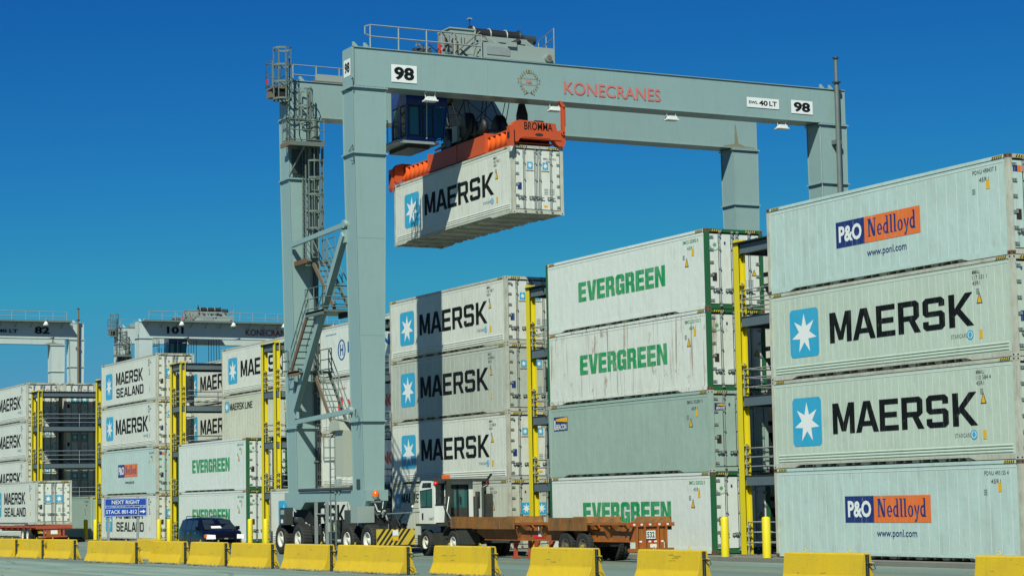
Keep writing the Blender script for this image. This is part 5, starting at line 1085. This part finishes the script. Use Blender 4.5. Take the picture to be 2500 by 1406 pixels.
for y, s_ in ((.17, -1), (2.2, 1)): wheel_at(tt, .65, y, .53, s_)
for y, s_ in ((.16, -1), (.5, -1), (1.9, 1), (2.24, 1)): wheel_at(tt, 3.3, y, .53, s_)
# ---------------------------------------------------------------- container trailer at the far left
ct = thing('trailer_chassis', 'red chassis carrying a white container, cut by the left edge of the photo', 'trailer', (-92.3, -4.36, G0))
b = MB()
for y in (.75, 1.6): b.box(0, 12.3, y-.08, y+.08, .78, 1.16, 'tred')
b.box(.0, 12.2, .05, .13, 1.02, 1.18, 'tred'); b.box(0, 12.2, 2.3, 2.38, 1.02, 1.18, 'tred')
for i in range(8): b.box(.3+i*1.7, .42+i*1.7, .05, 2.38, .9, 1.14, 'tred')
part('frame', b, ct)
part('rear_bumper', MB().box(12.2, 12.35, 0, 2.44, .95, 1.18, 'tred').box(12.25, 12.32, .3, 2.1, .38, .48, 'tred').box(12.24, 12.3, .5, .62, .48, .95, 'tred').box(12.24, 12.3, 1.8, 1.92, .48, .95, 'tred').box(12.22, 12.28, .7, 1.7, .5, .95, 'torange').box(12.281, 12.285, 1.0, 1.45, .6, .85, 'plate'), ct)
for x in (8.6, 9.9):
    ax = part('axle', MB().tube((x, .2, .52), (x, 2.2, .52), .07, 'blk', 8), ct)
    for y, s_ in ((.17, -1), (.5, -1), (1.9, 1), (2.25, 1)): wheel_at(ax, x, y, .52, s_)
container(-92.3, -4.36, 1.09, 'sealand', 'white container riding on the red chassis, cut by the left edge of the photo', 'MWCU 650 130 1')
# ---------------------------------------------------------------- dark car
cv = thing('parked_car', 'dark blue sport utility car with roof rails behind the yellow barriers', 'car', (-37.5, -8.50, G0))
XS = [0, .08, .35, .9, 1.6, 2.3, 2.9, 3.3, 3.75, 4.15, 4.42, 4.5]       # rear to front
TOP = [1.0, 1.25, 1.62, 1.68, 1.70, 1.69, 1.60, 1.40, 1.13, 1.07, .96, .70]
BELT = [.95, 1.1, 1.12, 1.11, 1.10, 1.09, 1.08, 1.08, 1.08, 1.02, .91, .66]
HW = [.74, .82, .88, .91, .915, .915, .915, .91, .90, .86, .76, .66]; HT = [.62, .68, .70, .72, .73, .73, .71, .75, .82, .78, .70, .55]; BOT = [.38, .28, .26, .26, .26, .26, .26, .26, .26, .27, .3, .36]
def ringc(i):
    c = .915; h, t, a, e, z = HW[i], TOP[i], BELT[i], HT[i], BOT[i]
    half = [(h*.9, z), (h, z+.16), (h, (a+z)/2+.05), (h*.985, a), ((h+e)/2*.99, (a+t)/2), (e, t-.04), (e*.6, t), (0, t+.005)]
    pts = [(c-y, zz) for y, zz in half]+[(c+y, zz) for y, zz in reversed(half[:-1])]
    return [(XS[i], y, zz) for y, zz in pts]
v = []; n = 15
for i in range(12): v += ringc(i)
fs = [(i*n+j, (i+1)*n+j, (i+1)*n+j+1, i*n+j+1) for i in range(11) for j in range(n-1)]+[tuple(reversed(range(n))), tuple(11*n+j for j in range(n))]
b = MB(); b.add(v, fs, 'suv', True); b.box(.3, 4.2, .12, 1.7, .24, .34, 'blk'); body = part('body', b, cv)
def glassq(name, pts, k='cglass'):
    c = Vector((2.0, .915, 1.2)); p = [Vector(q) for q in pts]; nn = (p[1]-p[0]).cross(p[2]-p[0]).normalized(); ctr = sum(p, Vector())/len(p)
    if nn.dot(ctr-c) < 0: nn = -nn; p.reverse()
    part(name, MB().add([q+nn*.012 for q in p], [tuple(range(len(p)))], k), body)
glassq('windscreen', [(3.30, .22, 1.39), (3.30, 1.61, 1.39), (2.92, 1.53, 1.58), (2.92, .30, 1.58)]); glassq('windscreen', [(3.72, .16, 1.14), (3.72, 1.67, 1.14), (3.31, 1.62, 1.38), (3.31, .21, 1.38)])
for x0, x1 in ((.55, 1.25), (1.3, 2.1), (2.15, 2.85)):
    for s_ in (0, 1):
        Y = lambda y: y if s_ == 0 else 1.83-y
        glassq('side_window', [(x0, Y(.03), 1.14), (x1+(.28 if x1 > 2.5 else 0), Y(.03), 1.13), (x1, Y(.16), 1.56), (x0+.05, Y(.165), 1.58)], 'cglass')
for y0, y1, z0, z1 in ((.35, .62, 1.42, 1.53), (1.18, 1.45, 1.40, 1.53)): glassq('headrest', [(3.20, y0, z0), (3.20, y1, z0), (2.98, y1, z1), (2.98, y0, z1)], 'truckd')
part('cladding', MB().box(.3, 4.35, -.012, .03, .28, .50, 'trim').box(4.40, 4.53, .2, 1.63, .30, .52, 'trim'), body)
for x in (1.75, 2.75): part('door_handle', MB().box(x, x+.18, -.015, .01, .96, 1.0, 'chrome'), body)
for x in (1.27, 2.12): part('door_gap', MB().box(x, x+.02, -.006, .02, .42, 1.08, 'gasket_gap'), body)
part('windscreen_pale_patch', MB().add([(3.65, .50, 1.20), (3.65, 1.0, 1.20), (3.5, .98, 1.30), (3.5, .53, 1.30)], [(0, 1, 2, 3)], 'plate'), body)  # pale quad on the glass, painting the bright view through the cabin
for y, s_ in ((.03, 1), (1.38, -1)):
    part('headlight', MB().hexa([(4.28, y, .72), (4.49, y+.06, .72), (4.52, y+.38, .72), (4.3, y+.42, .72)], [(4.12, y+.02, .93), (4.44, y+.08, .92), (4.47, y+.38, .90), (4.3, y+.40, .90)], 'lens'), body)
part('indicator', MB().box(4.1, 4.30, -.01, .07, .78, .92, 'amber'), body)
part('grille', MB().box(4.44, 4.50, .55, 1.28, .56, .76, 'blk').box(4.50, 4.52, .83, 1.0, .70, .76, 'galv').box(4.50, 4.52, .68, 1.15, .38, .48, 'plate'), body)
for y, s_ in ((-.14, -1), (1.85, 1)): part('mirror', MB().box(3.1, 3.25, y, y+.16, 1.12, 1.28, 'suv').box(3.08, 3.1, y+.01, y+.15, 1.13, 1.27, 'glass'), cv)
for y in (.30, 1.53): part('roof_rail', MB().path([(.6, y, 1.66), (.75, y, 1.75), (2.6, y, 1.75), (2.75, y, 1.66)], .02, 'blk', 6), cv)
for x in (.85, 3.5):
    for y, s_ in ((.12, -1), (1.71, 1)): part('wheel', lambda: wheel_mb(.36, .23, 'alu', 24), cv, (x, y, .36), rot=(0, 0, 0 if s_ < 0 else pi), key=('wh', 'car'))
# ---------------------------------------------------------------- finishing
for me in bpy.data.meshes: me.validate()
